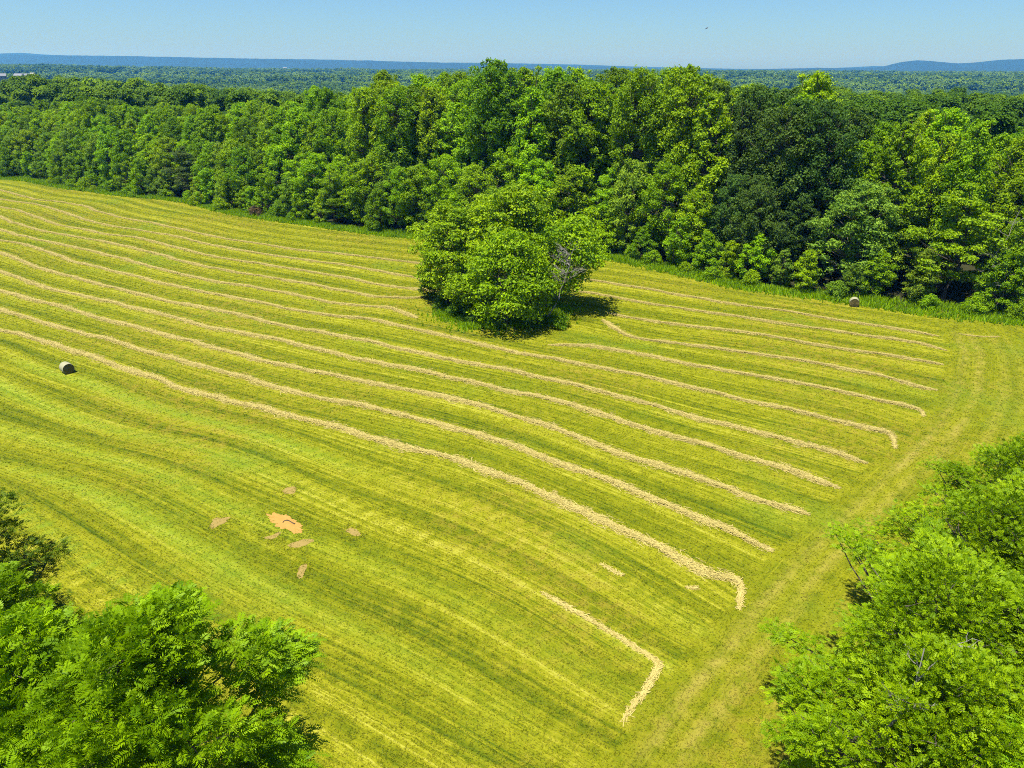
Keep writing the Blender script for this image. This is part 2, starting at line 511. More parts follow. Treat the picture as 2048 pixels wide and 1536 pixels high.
# ------------------------------------------------------------------ mown grass blades
def blades(q, z, h, w, lean, per=3):
    """three leaning triangles at every point"""
    n = len(q); V = []; 
    for k in range(per):
        a = rng.uniform(0, 2 * np.pi, n); hh = h * rng.uniform(.5, 1.3, n)
        o = rng.normal(0, .03, (n, 2))
        c, s = np.cos(a), np.sin(a)
        ln = lean * rng.uniform(.2, 1.2, n) * hh
        b = rng.uniform(0, 2 * np.pi, n)
        p0 = np.stack([q[:, 0] + o[:, 0] - c * w / 2, q[:, 1] + o[:, 1] - s * w / 2, z], 1)
        p1 = np.stack([q[:, 0] + o[:, 0] + c * w / 2, q[:, 1] + o[:, 1] + s * w / 2, z], 1)
        p2 = np.stack([q[:, 0] + o[:, 0] + np.cos(b) * ln, q[:, 1] + o[:, 1] + np.sin(b) * ln, z + hh], 1)
        V.append(np.stack([p0, p1, p2], 1))
    V = np.stack(V, 1).reshape(-1, 3)       # n, per, 3 verts
    return V, np.arange(len(V)).reshape(-1, 3)


def in_view(q, z=0, m=60):
    p = project(np.column_stack([q, np.full(len(q), z)]))
    return (p[:, 0] > -m) & (p[:, 0] < 2048 + m) & (p[:, 1] > -m) & (p[:, 1] < 1536 + m)


def scatter_field(n, y0, y1, power):
    y = y0 + (y1 - y0) * rng.random(n) ** power
    x = (rng.random(n) * 2 - 1) * (y * .80 + 14)
    q = np.stack([x, y], 1)
    q = q[in_view(q)]
    return q[edge_d(q) < -1.0]


GR = scatter_field(420000, 20, 240, 1.9)
_dc = np.hypot(*(GR.T - np.array([[CL[0]], [CL[1]]])))
PATCHES = [(568, 1048, 2.6, 420), (440, 1046, 1.3, 160), (545, 1072, 1.1, 130), (604, 1144, 1.1, 130), (706, 1063, 1.1, 130), (578, 980, 1.1, 130), (600, 1086, 1.5, 170)]
for px_, py_, r_, n_ in PATCHES:
    c_ = ground([(px_, py_)])[0]; a_ = rng.uniform(0, 6.28, n_); d_ = r_ * (.45 + .75 * rng.random(n_))
    GR = np.vstack([GR, c_ + np.stack([np.cos(a_) * d_, np.sin(a_) * d_], 1)])
hgt = np.clip(.03 + .025 * GR[:, 1] / 80, .03, .08)
V, Fc = blades(GR, np.zeros(len(GR)), hgt, np.repeat(1, 1) * np.clip(.05 + .06 * GR[:, 1] / 100, .06, .15), 2.4)
uvb, pb, gb, wb, ab = field_data(GR)
rep = lambda a: np.repeat(a, 9, axis=0)
tint = np.repeat(rng.random(len(GR) * 3) ** 1.2, 3)
o = obj('grass', mesh('grass', V, Fc, M_TUFT, uv=rep(uvb), attrs=dict(pale=rep(pb), green=rep(gb), worn=rep(wb), amp=rep(ab), tint=tint)))
tag(o, 'short mown grass of the hayfield', kind='stuff')

# ------------------------------------------------------------------ uncut verge along the wood and round the clump
s_edge, _t = resample(EDGE, 1.0)
vis = in_view(s_edge, 0, 150)
s_edge = s_edge[vis]
nrm = np.gradient(s_edge, axis=0); nrm /= np.hypot(*nrm.T)[:, None]
nrm = np.stack([-nrm[:, 1], nrm[:, 0]], 1)          # into the wood
NV = 26000
k = rng.integers(0, len(s_edge), NV)
wide = .9 + 3.6 * vnoise(k * .06, k * 0, 4) + 2.4 * smooth(10, 70, s_edge[k, 0])
off = rng.random(NV) * (wide + 1.5) - wide * .55
VQ = s_edge[k] + nrm[k] * off[:, None] + rng.normal(0, .5, (NV, 2))
th = rng.uniform(0, 2 * np.pi, 6000)
lobe_r = .72 + .42 * vnoise(th * 1.6, th * 0, 12) + .18 * vnoise(th * 5, th * 0, 13)
VQ2 = CL + np.stack([np.cos(th) * 10.0, np.sin(th) * 7.6], 1) * (lobe_r * (.35 + .65 * rng.random(6000) ** .7 + .10 * rng.exponential(1, 6000) * (rng.random(6000) < .3)))[:, None]
VQ = np.vstack([VQ, VQ2])
h = np.where(np.arange(len(VQ)) < NV, .75, .6) * (.5 + vnoise(VQ[:, 0] * .4, VQ[:, 1] * .4, 6))
V, Fc = blades(VQ, np.zeros(len(VQ)), h, .22, .5)
M_VERGE = mat_leaf('verge_leaves', 1, .6, .15, .4)
o = obj('tall_grass', mesh('tall_grass', V, Fc, M_VERGE, attrs=dict(tint=np.repeat(rng.random(len(VQ) * 3), 3))))
o.color = (.235, .400, .004, 1)
tag(o, 'tall uncut grass and weeds along the foot of the wood', kind='stuff')

# ------------------------------------------------------------------ windrows of hay
def windrow(line, width=1.15, hgt=.13, seed=0, dens=110, taper=1.6, tail=0.0, loose=False):
    P, t = spline(line, .28)
    n = len(P)
    T = np.gradient(P, axis=0); T /= np.hypot(*T.T)[:, None]
    N = np.stack([-T[:, 1], T[:, 0]], 1)
    C = 11
    c = np.linspace(-1, 1, C)
    wl = width * .5 * (.40 + .85 * vnoise(t * .55, t * 0, seed) + .35 * vnoise(t * 3.1, t * 0, seed + 1))
    wr = width * .5 * (.40 + .85 * vnoise(t * .55, t * 0 + 9, seed) + .35 * vnoise(t * 3.1, t * 0 + 9, seed + 1))
    e = np.minimum(np.minimum(t / taper, (t[-1] - t) / taper), 1); e = np.clip(e, .06, 1) ** .6
    if tail: e = e * (1 - .68 * smooth(t[-1] - tail - 1.2, t[-1] - tail + .6, t))
    wob = (vnoise(t * .22, t * 0 + 4, seed) - .5) * .5
    off = np.where(c[None] < 0, c[None] * wl[:, None], c[None] * wr[:, None]) * e[:, None] + wob[:, None]
    tt = np.repeat(t[:, None], C, 1)
    lump = .45 + .9 * fbm(tt * 1.4, off * 3.0, seed + 5, 3)
    split = smooth(.42, .60, vnoise(t * .13, t * 0, seed + 7))[:, None]      # some stretches lie in two strands
    cut = 1 - .85 * split * np.exp(-((c[None] - .25) / .16) ** 2)
    prof = np.clip(1 - np.abs(c) ** 2.2, 0, 1) ** .8
    z = hgt * prof[None] * lump * cut * e[:, None] + .004
    z[:, 0] = -.03; z[:, -1] = -.03
    z = z - .16 * split * np.exp(-((c[None] - .25) / .10) ** 2) * (e[:, None] > .5)
    V = np.stack([P[:, 0, None] + N[:, 0, None] * off, P[:, 1, None] + N[:, 1, None] * off, z], -1).reshape(-1, 3)
    i = np.arange(n * C).reshape(n, C)
    Fq = np.stack([i[:-1, :-1], i[:-1, 1:], i[1:, 1:], i[1:, :-1]], -1).reshape(-1, 4)
    tint = (fbm(tt * 2, off * 4, seed + 3, 2) * .35).ravel()
    # loose stems on top and fraying out at both sides
    m = int(t[-1] * dens)
    a = rng.random(m) * (n - 1); i0 = a.astype(int)
    cc = np.clip(np.where(rng.random(m) < .34, rng.normal(0, .95, m), rng.normal(0, .6, m)), -2.2, 2.2)
    ci = np.clip((np.clip(cc, -1, 1) + 1) / 2 * (C - 1), 0, C - 1).round().astype(int)
    base = P[i0] + N[i0] * (np.where(cc < 0, cc * wl[i0], cc * wr[i0]) * e[i0] + wob[i0])[:, None]
    zz = np.maximum(z[i0, ci], .01) + rng.uniform(.004, .035, m)
    ang = np.arctan2(T[i0, 1], T[i0, 0]) + rng.normal(0, .45, m)
    L = rng.uniform(.25, .85, m); w = rng.uniform(.011, .030, m)
    dx, dy = np.cos(ang), np.sin(ang); tilt = rng.normal(0, .022, m)
    q = np.stack([
        np.stack([base[:, 0] - dx * L / 2 - dy * w, base[:, 1] - dy * L / 2 + dx * w, zz - tilt], 1),
        np.stack([base[:, 0] - dx * L / 2 + dy * w, base[:, 1] - dy * L / 2 - dx * w, zz - tilt], 1),
        np.stack([base[:, 0] + dx * L / 2 + dy * w, base[:, 1] + dy * L / 2 - dx * w, zz + tilt], 1),
        np.stack([base[:, 0] + dx * L / 2 - dy * w, base[:, 1] + dy * L / 2 + dx * w, zz + tilt], 1)], 1).reshape(-1, 3)
    q[:, 2] = np.maximum(q[:, 2], .012)
    if loose:            # only scattered stems, thick in places and nearly gone in others
        keep = vnoise(t[i0] * .28, t[i0] * 0 + 3, seed + 11) > rng.uniform(.44, .95, m)
        q = q.reshape(m, 4, 3)[keep].reshape(-1, 3)
        return q, np.arange(len(q)).reshape(-1, 4), np.repeat(rng.random(keep.sum()) * .9, 4)
    V2 = np.vstack([V, q])
    F2 = np.arange(len(q)).reshape(-1, 4) + len(V)
    tint = np.concatenate([tint, np.repeat(rng.random(m) * .9, 4)])
    return V2, np.vstack([Fq, F2]), tint


ORD = ['first', 'second', 'third', 'fourth', 'fifth', 'sixth', 'seventh', 'eighth', 'ninth', 'tenth', 'eleventh', 'twelfth',
       'thirteenth', 'fourteenth', 'fifteenth', 'sixteenth', 'seventeenth', 'eighteenth', 'nineteenth', 'twentieth']


def ordinal(i):
    if i < 20: return ORD[i]
    tens = {2: 'twenty', 3: 'thirty', 4: 'forty', 5: 'fifty', 6: 'sixty', 7: 'seventy', 8: 'eighty'}[(i + 1) // 10]
    u = (i + 1) % 10
    return (tens[:-1] + 'ieth') if u == 0 else tens + '-' + ORD[u - 1]


ROW_LABEL = [
    'wavy hay row closest to the wood, running behind the lone clump of trees',
    'wavy hay row second from the wood, ending at the left of the tree clump',
    'wavy hay row third from the wood, ending under the left of the tree clump',
    'hay row flattening out to touch the left foot of the tree clump',
    'hay row whose end hooks downhill just left of the tree clump',
    'long hay row passing just in front of the tree clump, hooked at its right end',
    'long hay row second below the tree clump, ending bluntly at the headland',
    'long hay row third below the tree clump, ending bluntly at the headland',
    'long hay row fourth below the tree clump, ending bluntly at the headland',
    'long hay row second nearest the viewer, just above the last lying row',
    'long hay row nearest the viewer, passing above the left bale, tail bent downward',
]
RIGHT_LABEL = [
    'hay row right of the clump, nearest the bale beside the wood',
    'hay row right of the clump, second below the bale beside the wood',
    'straight hay row starting at the right shadow of the tree clump',
    'hay row curling up to the shadow on the right of the tree clump',
    'hay row starting at the front shadow of the clump, tail bent at the headland',
]
for k, r in enumerate(ROWS + RROWS):
    left = k < len(ROWS)
    line = r.copy()
    if left:
        line = np.vstack([line[0] + (line[0] - line[1]) / np.hypot(*(line[0] - line[1])) * 14, line])
    V, Fq, t = windrow(line, seed=40 + k * 3, width=.74, tail={5: 2.6, 10: 2.6, 15: 1.6}.get(k, 0))
    o = obj('hay_windrow', mesh('hay_windrow', V, Fq, M_HAY, attrs=dict(tint=t), smooth_sh=False))
    tag(o, ROW_LABEL[k] if left else RIGHT_LABEL[k - len(ROWS)], 'hay row', 'rows of cut hay across the field')
# thin wisps left behind
WISPS = [
    ([(925, 1101), (960, 1119), (1000, 1140), (1030, 1157), (1060, 1170), (1105, 1195), (1156, 1222), (1210, 1253), (1240, 1270), (1262, 1284), (1285, 1299), (1305, 1312), (1322, 1326), (1314, 1350), (1295, 1380), (1265, 1412), (1242, 1448), (1224, 1476)], .24, 'thin broken hay line nearest the viewer, hooked at its lower end'),
    ([(1922, 668), (1950, 672), (1990, 674), (2015, 668)], .3, 'thin pale line of hay at the far end of the headland'),
    ([(1832, 744), (1850, 748), (1880, 750)], .35, 'short scrap of hay between the fourth and third row right of the clump'),
    ([(1210, 1130), (1232, 1143), (1247, 1151)], .3, 'tiny scrap of hay below the nearest long row'),
    ([(1380, 1178), (1400, 1180)], .3, 'tiny scrap of hay beside the bent tail of the nearest row'),
]
for k, (p, w, lab) in enumerate(WISPS):
    V, Fq, t = windrow(ground(p), width=w, hgt=.03, seed=140 + k, dens=95, taper=1.2, loose=True)
    tag(obj('hay_wisp', mesh('hay_wisp', V, Fq, M_HAY, attrs=dict(tint=t))), lab, 'hay wisp', 'scraps of hay left on the field')

# ------------------------------------------------------------------ bare earth
def earth(px_outline, mat, name, label, cat, group=None, hgt=.05, seed=0, dens=70, soft=.5):
    """a patch of bare soil: a low crust and loose crumbs thinning out into the grass"""
    r = np.random.default_rng(seed)
    P = ground(px_outline); c = P.mean(0)
    P, _ = spline(np.vstack([P, P[:1]]), .15)
    n = len(P); rings = 10
    V = []
    for i, f in enumerate(np.linspace(1 - soft * .55, 0, rings)):
        j = 1 + (vnoise(np.arange(n) * .45, np.zeros(n), seed) - .5) * .32 + (vnoise(np.arange(n) * 1.3, np.zeros(n), seed + 2) - .5) * .3
        q = c + (P - c) * (f * j)[:, None]
        V.append(np.column_stack([q, .006 + hgt * (1 - f ** 2) * (.3 + 1.2 * fbm(q[:, 0] * 2.2, q[:, 1] * 2.2, seed, 3))]))
    V = np.vstack(V); i = np.arange(rings * n).reshape(rings, n)
    Fq = np.stack([i[:-1, :-1], i[:-1, 1:], i[1:, 1:], i[1:, :-1]], -1).reshape(-1, 4)
    area = np.ptp(P[:, 0]) * np.ptp(P[:, 1]) * .7
    m = max(int(area * dens), 1)
    k = r.integers(0, n, m); f = (1 - soft * .55) * .9 + (.1 + soft * .55) * r.random(m) * (1 + .4 * r.random(m))
    q = c + (P[k] - c) * f[:, None] + r.normal(0, .08, (m, 2))
    z = .03 + hgt * np.clip(1 - f ** 2, 0, 1) * .8 + r.uniform(-.01, .02, m)
    a0 = r.uniform(0, 6.28, m); sz = r.uniform(.03, .11, m)
    W = np.stack([np.column_stack([q[:, 0] + np.cos(a0 + u) * sz * w, q[:, 1] + np.sin(a0 + u) * sz * w, z + r.normal(0, .02, m)])
                  for u, w in ((0, 1.), (1.4, .7), (3.1, 1.1), (4.6, .65))], 1).reshape(-1, 3)
    Fq = np.vstack([Fq, np.arange(len(W)).reshape(-1, 4) + len(V)])
    o = obj(name, mesh(name, np.vstack([V, W]), Fq, mat, smooth_sh=False))
    return tag(o, label, cat, group)


M_ORANGE = mat_plain('orange_clay', (.31, .165, .032, 1), (.42, .25, .06, 1), 1.6)
M_DUST = mat_plain('dry_earth', (.20, .145, .034, 1), (.30, .215, .06, 1), 3)
earth([(529, 1028), (545, 1023), (560, 1026), (585, 1034), (600, 1043), (607, 1052), (604, 1066), (592, 1070), (575, 1062), (553, 1055), (540, 1042)],
      M_ORANGE, 'earth_patch', 'orange clay patch dug bare in the mown grass', 'bare earth', hgt=.05, seed=3, soft=.2, dens=0)
for k, (p, lab) in enumerate([
        ([(417, 1052), (425, 1038), (445, 1035), (463, 1035), (450, 1046), (428, 1057)], 'pale brown bare patch left of the orange clay'),
        ([(525, 1075), (545, 1070), (560, 1062), (563, 1067), (548, 1078), (535, 1079)], 'pale bare tongue just below the orange clay'),
        ([(592, 1155), (598, 1132), (612, 1128), (614, 1135), (604, 1156)], 'narrow pale bare patch lowest of all, below the orange clay'),
        ([(690, 1062), (700, 1054), (716, 1060), (722, 1070), (708, 1072)], 'small brown bare patch right of the orange clay'),
        ([(562, 982), (580, 972), (595, 978), (588, 986), (570, 988)], 'small pale bare patch above the orange clay'),
        ([(573, 1092), (590, 1082), (612, 1078), (628, 1082), (615, 1090), (590, 1096)], 'faint brown bare patch under the right end of the orange clay'),
]):
    earth(p, M_DUST, 'bare_patch', lab, 'bare earth', 'dry bare patches round the orange clay', hgt=.012, seed=20 + k, soft=.15, dens=0)
# low raised curve across the clay, coloured dark all over
rp, _ = spline(ground([(566, 1046), (570, 1042), (577, 1042), (584, 1046), (590, 1049)]), .1)
T = np.gradient(rp, axis=0); T /= np.hypot(*T.T)[:, None]; N = np.stack([-T[:, 1], T[:, 0]], 1)
cs = [(-.07, .04), (-.03, .10), (.01, .12), (.04, .10), (.06, .04)]
V = np.stack([np.column_stack([rp + N * a, np.full(len(rp), b) * (.55 + .6 * vnoise(np.arange(len(rp)) * .4, 0 * np.arange(len(rp)), 3))]) for a, b in cs], 1).reshape(-1, 3)
i = np.arange(len(rp) * 5).reshape(-1, 5)
Fq = np.stack([i[:-1, :-1], i[:-1, 1:], i[1:, 1:], i[1:, :-1]], -1).reshape(-1, 4)
M_STRIP = mat_plain('dark_strip', (.03, .022, .015, 1), (.09, .06, .035, 1), 5)
tag(obj('curved_strip', mesh('curved_strip', V, Fq, M_STRIP, smooth_sh=True)), 'dark curved stick lying on the orange clay', 'strip')

# ------------------------------------------------------------------ hay bales
M_NET = mat_straw('bale_net', (.20, .19, .10, 1), (.28, .27, .155, 1), (.34, .33, .21, 1), 7)
M_END = mat_straw('bale_end', (.06, .048, .014, 1), (.13, .105, .032, 1), (.19, .155, .052, 1), 8)


def bale(loc, axis_ang, R, L, label):
    root = obj('hay_bale', None, loc=(loc[0], loc[1], 0.0))
    root.rotation_euler = (0, 0, axis_ang)
    tag(root, label, 'hay bale', 'round hay bales on the field')
    # wrapped drum along local x, flattened where it rests
    nseg, nl = 56, 15
    a = np.linspace(0, 2 * np.pi, nseg, endpoint=False)
    xs = np.linspace(-L / 2, L / 2, nl)
    V = []
    for x in xs:
        e = 1 - .035 * smooth(L / 2 - .16, L / 2, abs(x))
        r = R * e * (1 + .02 * (vnoise(a * 3 + 9, np.full(nseg, x * 6), 5) - .5) + .012 * np.sin(x * 26))
        V.append(np.stack([np.full(nseg, x), np.cos(a) * r, np.maximum(np.sin(a) * r, -R * .93) + R * .93], 1))
    V = np.vstack(V); i = np.arange(nl * nseg).reshape(nl, nseg); j = np.roll(i, -1, 1)
    Fq = np.stack([i[:-1], j[:-1], j[1:], i[1:]], -1).reshape(-1, 4)
    obj('net_wrap', mesh('net_wrap', V, Fq, M_NET, smooth_sh=True, attrs=dict(tint=np.repeat(.3 + .5 * vnoise(xs * 9, xs * 0, 4), nseg))), root)
    for sx in (-1, 1):
        # rolled end: a spiral of layers
        rings = 26
        V = []; tint = []
        for k, f in enumerate(np.linspace(.965, 0, rings)):
            sp = np.sin((f * 9.5 + a / (2 * np.pi)) * 2 * np.pi)
            bump = .028 * sp + .03 * (vnoise(np.cos(a) * f * 5 + 7, np.sin(a) * f * 5 + 7, 6) - .5)
            V.append(np.stack([sx * (L / 2 - .03 + bump + .05 * (1 - f)) * np.ones(nseg), np.cos(a) * R * f, np.maximum(np.sin(a) * R * f, -R * .925) + R * .93], 1))
            tint.append(.5 + .5 * sp)
        V = np.vstack(V); i = np.arange(rings * nseg).reshape(rings, nseg); j = np.roll(i, -1, 1)
        Fq = np.stack([i[:-1], j[:-1], j[1:], i[1:]], -1).reshape(-1, 4)
        if sx > 0: Fq = Fq[:, ::-1]
        obj('bale_end', mesh('bale_end', V, Fq, M_END, smooth_sh=True, attrs=dict(tint=np.concatenate(tint))), root)
    return root


bale(ground([(136, 745)])[0], rad(-40), .68, 1.22, 'round hay bale with dark shaded end standing on its own at the left')
bale(ground([(1707, 612)])[0], rad(70), .72, 1.25, 'round hay bale with pale coiled end resting against the verge of the wood')

# ------------------------------------------------------------------ trees
def tubes(lines, radii, sides=6):
    """polylines (k,3) with radii (k,) -> one tube mesh"""
    V, Fq, n0 = [], [], 0
    for P, R in zip(lines, radii):
        P = np.asarray(P, float); k = len(P)
        T = np.gradient(P, axis=0); T /= np.linalg.norm(T, axis=1)[:, None] + 1e-9
        ref = np.where(np.abs(T[:, 2:3]) > .9, np.array([[1., 0, 0]]), np.array([[0, 0, 1.]]))
        A = np.cross(T, ref); A /= np.linalg.norm(A, axis=1)[:, None] + 1e-9
        B = np.cross(T, A)
        s = sides if R[0] > .04 else 4
        a = np.linspace(0, 2 * np.pi, s, endpoint=False)
        v = P[:, None] + R[:, None, None] * (A[:, None] * np.cos(a)[None, :, None] + B[:, None] * np.sin(a)[None, :, None])
        V.append(v.reshape(-1, 3))
        i = np.arange(k * s).reshape(k, s) + n0; j = np.roll(i, -1, 1)
        Fq.append(np.stack([i[:-1], j[:-1], j[1:], i[1:]], -1).reshape(-1, 4)); n0 += k * s
    return np.vstack(V), np.vstack(Fq)


def bend(a, b, n=6, sag=.12, r=None):
    r = r or rng
    t = np.linspace(0, 1, n)[:, None]
    L = np.linalg.norm(b - a)
    off = r.normal(0, .10, 3) * L
    off[2] -= sag * L
    return a + (b - a) * t + off * (t * (1 - t) * 2) + np.vstack([np.zeros(3), r.normal(0, .018 * L, (n - 2, 3)), np.zeros(3)])


def unit(v):
    return v / (np.linalg.norm(v, axis=-1, keepdims=True) + 1e-9)


def leaf_cards(pos, nrm, size, r, asp=.6):
    """pointed leaf sprays: one kite each"""
    n = len(pos)
    t = unit(np.cross(nrm, r.normal(size=(n, 3))))
    b = np.cross(nrm, t)
    L = size * r.uniform(.6, 1.35, n); W = L * asp * r.uniform(.75, 1.25, n)
    k = r.uniform(.05, .25, n)
    p0 = pos - t * (L / 2)[:, None]
    p2 = pos + t * (L / 2)[:, None] - nrm * (L * k)[:, None]
    m = pos - t * (L * .08)[:, None] + nrm * (L * .10)[:, None]
    V = np.stack([p0, m + b * (W / 2)[:, None], p2, m - b * (W / 2)[:, None]], 1).reshape(-1, 3)
    return V, np.arange(4 * n).reshape(n, 4)


def fronds(base, d, nrm, L, nl, ll, lw, r, droop=.3):
    """compound leaves: nl pairs of leaflets along an arching midrib"""
    n = len(base)
    d = unit(d); side = unit(np.cross(d, nrm)); up = np.cross(side, d)
    V = []
    for k in range(nl):
        t = (k + .8) / nl
        p = base + d * (L * t)[:, None] - np.array([0, 0, 1.]) * (L * droop * t * t)[:, None]
        g = math.sin(math.pi * (.18 + .72 * t)) ** .6
        for sg in (-1, 1):
            if k == nl - 1 and sg == 1:
                od = d - np.array([0, 0, .5])
            else:
                od = side * sg * .85 + d * .45
            od = unit(od + r.normal(0, .13, (n, 3)) - np.array([0, 0, .22]))
            wv = unit(np.cross(od, up))
            l = (ll * g * r.uniform(.8, 1.15, n))[:, None]; w = (lw * g)[:, None] if np.ndim(lw) else lw * g
            V.append(np.stack([p, p + od * l * .45 + wv * w * .5, p + od * l, p + od * l * .45 - wv * w * .5], 1))
    V = np.stack(V, 1)                   # n, leaflets, 4, 3
    k = V.shape[1]
    V = V.reshape(-1, 3)
    return V, np.arange(len(V)).reshape(-1, 4), k


def profile(kind, t):
    if kind == 'round':  return np.sqrt(np.clip(1 - (2 * t - 1) ** 2, 0, 1)) ** .8
    if kind == 'dome':   return np.clip(1 - t ** 2.4, 0, 1) ** .6 * (.62 + .38 * smooth(0, .35, t))
    if kind == 'tall':   return np.clip(1 - t ** 3.0, 0, 1) ** .7 * (.45 + .55 * smooth(0, .45, t))
    if kind == 'cone':   return np.clip(1 - t, 0, 1) ** .7 * (.7 + .3 * smooth(0, .2, t))
    if kind == 'big':    return np.clip(1 - t ** 3.2, 0, 1) ** .6 * (.72 + .28 * smooth(0, .5, t))
    if kind == 'shrub':  return np.clip(1 - t ** 2.2, 0, 1) ** .55
    if kind == 'fan':    return np.clip(1 - t ** 5, 0, 1) ** .6 * (.30 + .70 * smooth(0, .75, t))
    return np.ones_like(t)


def tree_meshes(seed, H, R, base, kind='dome', lobes=46, lobe=(.22, .36), leaves=14000, size=.42, flat=.72, stems=1, lean=0.0,
                trunk=.018, style='card', bare=0, gap=0.0, fr=None, tiers=0, top=0, wild=0):
    """trunk mesh (with limbs) and crown mesh of one tree standing at the origin"""
    r = np.random.default_rng(seed)
    # crown lobes
    t = (np.arange(lobes) + r.random(lobes)) / lobes
    t = t ** .85
    if tiers:
        t = (np.round(t * tiers) + r.normal(0, .22, lobes)) / tiers
        t = np.clip(t, 0, 1)
    ang = np.arange(lobes) * 2.39996 + r.normal(0, .35, lobes)
    wob = 1 + .22 * np.sin(ang * 2 + seed) + .15 * np.sin(ang * 3 + seed * 1.7)
    rho = profile(kind, t) * R * wob * np.where(r.random(lobes) < .74, r.uniform(.66, .98, lobes), r.uniform(.1, .6, lobes))
    la = R * r.uniform(lobe[0], lobe[1], lobes) * (.72 + .5 * profile(kind, t))
    z = base + (H - base) * t - la * flat * .6 * (t > .5)
    C = np.stack([np.cos(ang) * rho + lean * z, np.sin(ang) * rho, np.maximum(z, la * .5)], 1)
    if top:                       # leaders poking out of the top of the crown
        a2 = r.uniform(0, 6.28, top); d2 = R * r.uniform(.15, .7, top)
        C = np.vstack([C, np.stack([np.cos(a2) * d2, np.sin(a2) * d2, H * r.uniform(.88, 1.0, top)], 1)])
        la = np.concatenate([la, R * lobe[0] * r.uniform(.75, 1.1, top)])
    if wild:                      # boughs reaching out beyond the rest
        a2 = r.uniform(0, 6.28, wild); t2 = r.uniform(.25, .85, wild); d2 = R * r.uniform(1.0, 1.28, wild)
        for fr_, lf in ((1.0, .75), (.9, .95), (.8, 1.1), (.7, 1.2)):
            C = np.vstack([C, np.stack([np.cos(a2) * d2 * fr_, np.sin(a2) * d2 * fr_, base + (H - base) * (t2 - .05 * (1 - fr_))], 1)])
            la = np.concatenate([la, R * lobe[0] * lf * r.uniform(.8, 1.1, wild)])
    # trunk and limbs
    lines, radii = [], []
    r0 = trunk * H
    for s in range(stems):
        a0 = r.uniform(0, 2 * np.pi)
        foot = np.array([math.cos(a0), math.sin(a0), 0]) * (0 if stems == 1 else r0 * r.uniform(2, 5))
        top = np.array([lean * H * .82 + (0 if stems == 1 else math.cos(a0) * R * .35), (0 if stems == 1 else math.sin(a0) * R * .35), H * (.84 if stems == 1 else .72)])
        P = bend(foot, top, 9, 0, r); P[:, 2] = np.linspace(0, top[2], 9)
        rr = r0 / math.sqrt(stems) * np.linspace(1, .18, 9); rr[0] *= 1.35
        P[0, 2] = -.3
        lines.append(P); radii.append(rr)
    trunks = list(zip(lines, radii))
    for c in C:
        P, rr = trunks[r.integers(0, len(trunks))]
        j = np.searchsorted(P[:, 2], max(c[2] - np.hypot(c[0] - P[4, 0], c[1]) * .75, base * .55)); j = int(np.clip(j, 2, 7))
        L = bend(P[j], c, 6, .10, r)
        lines.append(L); radii.append(np.linspace(rr[j] * .55, .012 + .0012 * H, 6))
    # leaves
    w = la ** 2; cnt = (leaves * w / w.sum()).astype(int)
    pos, nr, tint = [], [], []
    for c, a, m in zip(C, la, cnt):
        d = unit(r.normal(size=(m, 3)))
        low = d[:, 2] < -.25
        d[low & (r.random(m) < .75), 2] *= -1
        ph = r.uniform(0, 7, 3)
        bump = 1 + .32 * np.sin(d[:, 0] * 5 + ph[0]) * np.sin(d[:, 1] * 5 + ph[1]) + .22 * np.sin(d[:, 2] * 8 + ph[2] + d[:, 0] * 4)
        q = (1 - .38 * r.random(m) ** 1.8) * bump
        if gap: 
            k = vnoise(d[:, 0] * 3 + ph[0] * 9, d[:, 1] * 3 + d[:, 2] * 2.3 + ph[1] * 9, seed) > gap
        else: k = np.ones(m, bool)
        p = c + d * (a * q)[:, None] * np.array([1, 1, flat])
        pos.append(p[k]); nr.append(unit(d * .95 + np.array([0, 0, .35]) + r.normal(0, .42, (m, 3)))[k])
        tint.append(np.clip(r.normal(.42, .24, m) + r.normal(0, .14), 0, 1)[k])
    pos = np.vstack(pos); nr = np.vstack(nr); tint = np.concatenate(tint)
    pos[:, 2] = np.maximum(pos[:, 2], .1)
    if style == 'card':
        V, Fq = leaf_cards(pos, nr, size, r)
        tn = np.repeat(tint, 4)
    else:
        L, nl, ll, lw, dr = fr
        n = len(pos)
        Ls = L * r.uniform(.7, 1.2, n)
        out = unit(pos - np.array([lean * H * .5, 0, base + (H - base) * .35]))
        d = unit(out * .7 + nr * .35 + r.normal(0, .5, (n, 3)) * np.array([1, 1, .45]))
        up = unit(np.array([0, 0, 1.]) + nr * .5 + r.normal(0, .25, (n, 3)))
        V, Fq, k = fronds(pos, d, up, Ls, nl, ll, lw, r, dr)
        tn = np.repeat(np.clip(np.repeat(tint, k) + r.normal(0, .05, n * k), 0, 1), 4)
        # leaf stalks: twigs from lobe centres to a share of the leaves
        for i in r.choice(n, min(n, fr and 260 or 0), replace=False):
            c = C[np.argmin(((C - pos[i]) ** 2).sum(1))]
            lines.append(bend(c, pos[i], 4, .05, r)); radii.append(np.linspace(.022, .008, 4))
    crown = mesh('crown', V, Fq, M_LEAF, attrs=dict(tint=tn))
    TV, TF = tubes(lines, radii)
    tr = mesh('trunk', TV, TF, M_BARK, smooth_sh=True)
    return tr, crown


def plant(meshes, name, loc, rz, sc, colour, label, cat='tree', group=None, sz=None):
    """one tree: an empty at its foot, trunk and crown as its parts"""
    root = bpy.data.objects.new(name, None); COL.objects.link(root)
    root.location = loc; root.rotation_euler = (0, 0, rz); root.scale = (sc, sc, sz or sc)
    root.empty_display_size = .5
    tag(root, label, cat, group)
    for n, me in zip(('trunk', 'crown'), meshes):
        c = bpy.data.objects.new(n, me); COL.objects.link(c); c.parent = root
        c.color = (*colour, 1)
    return root


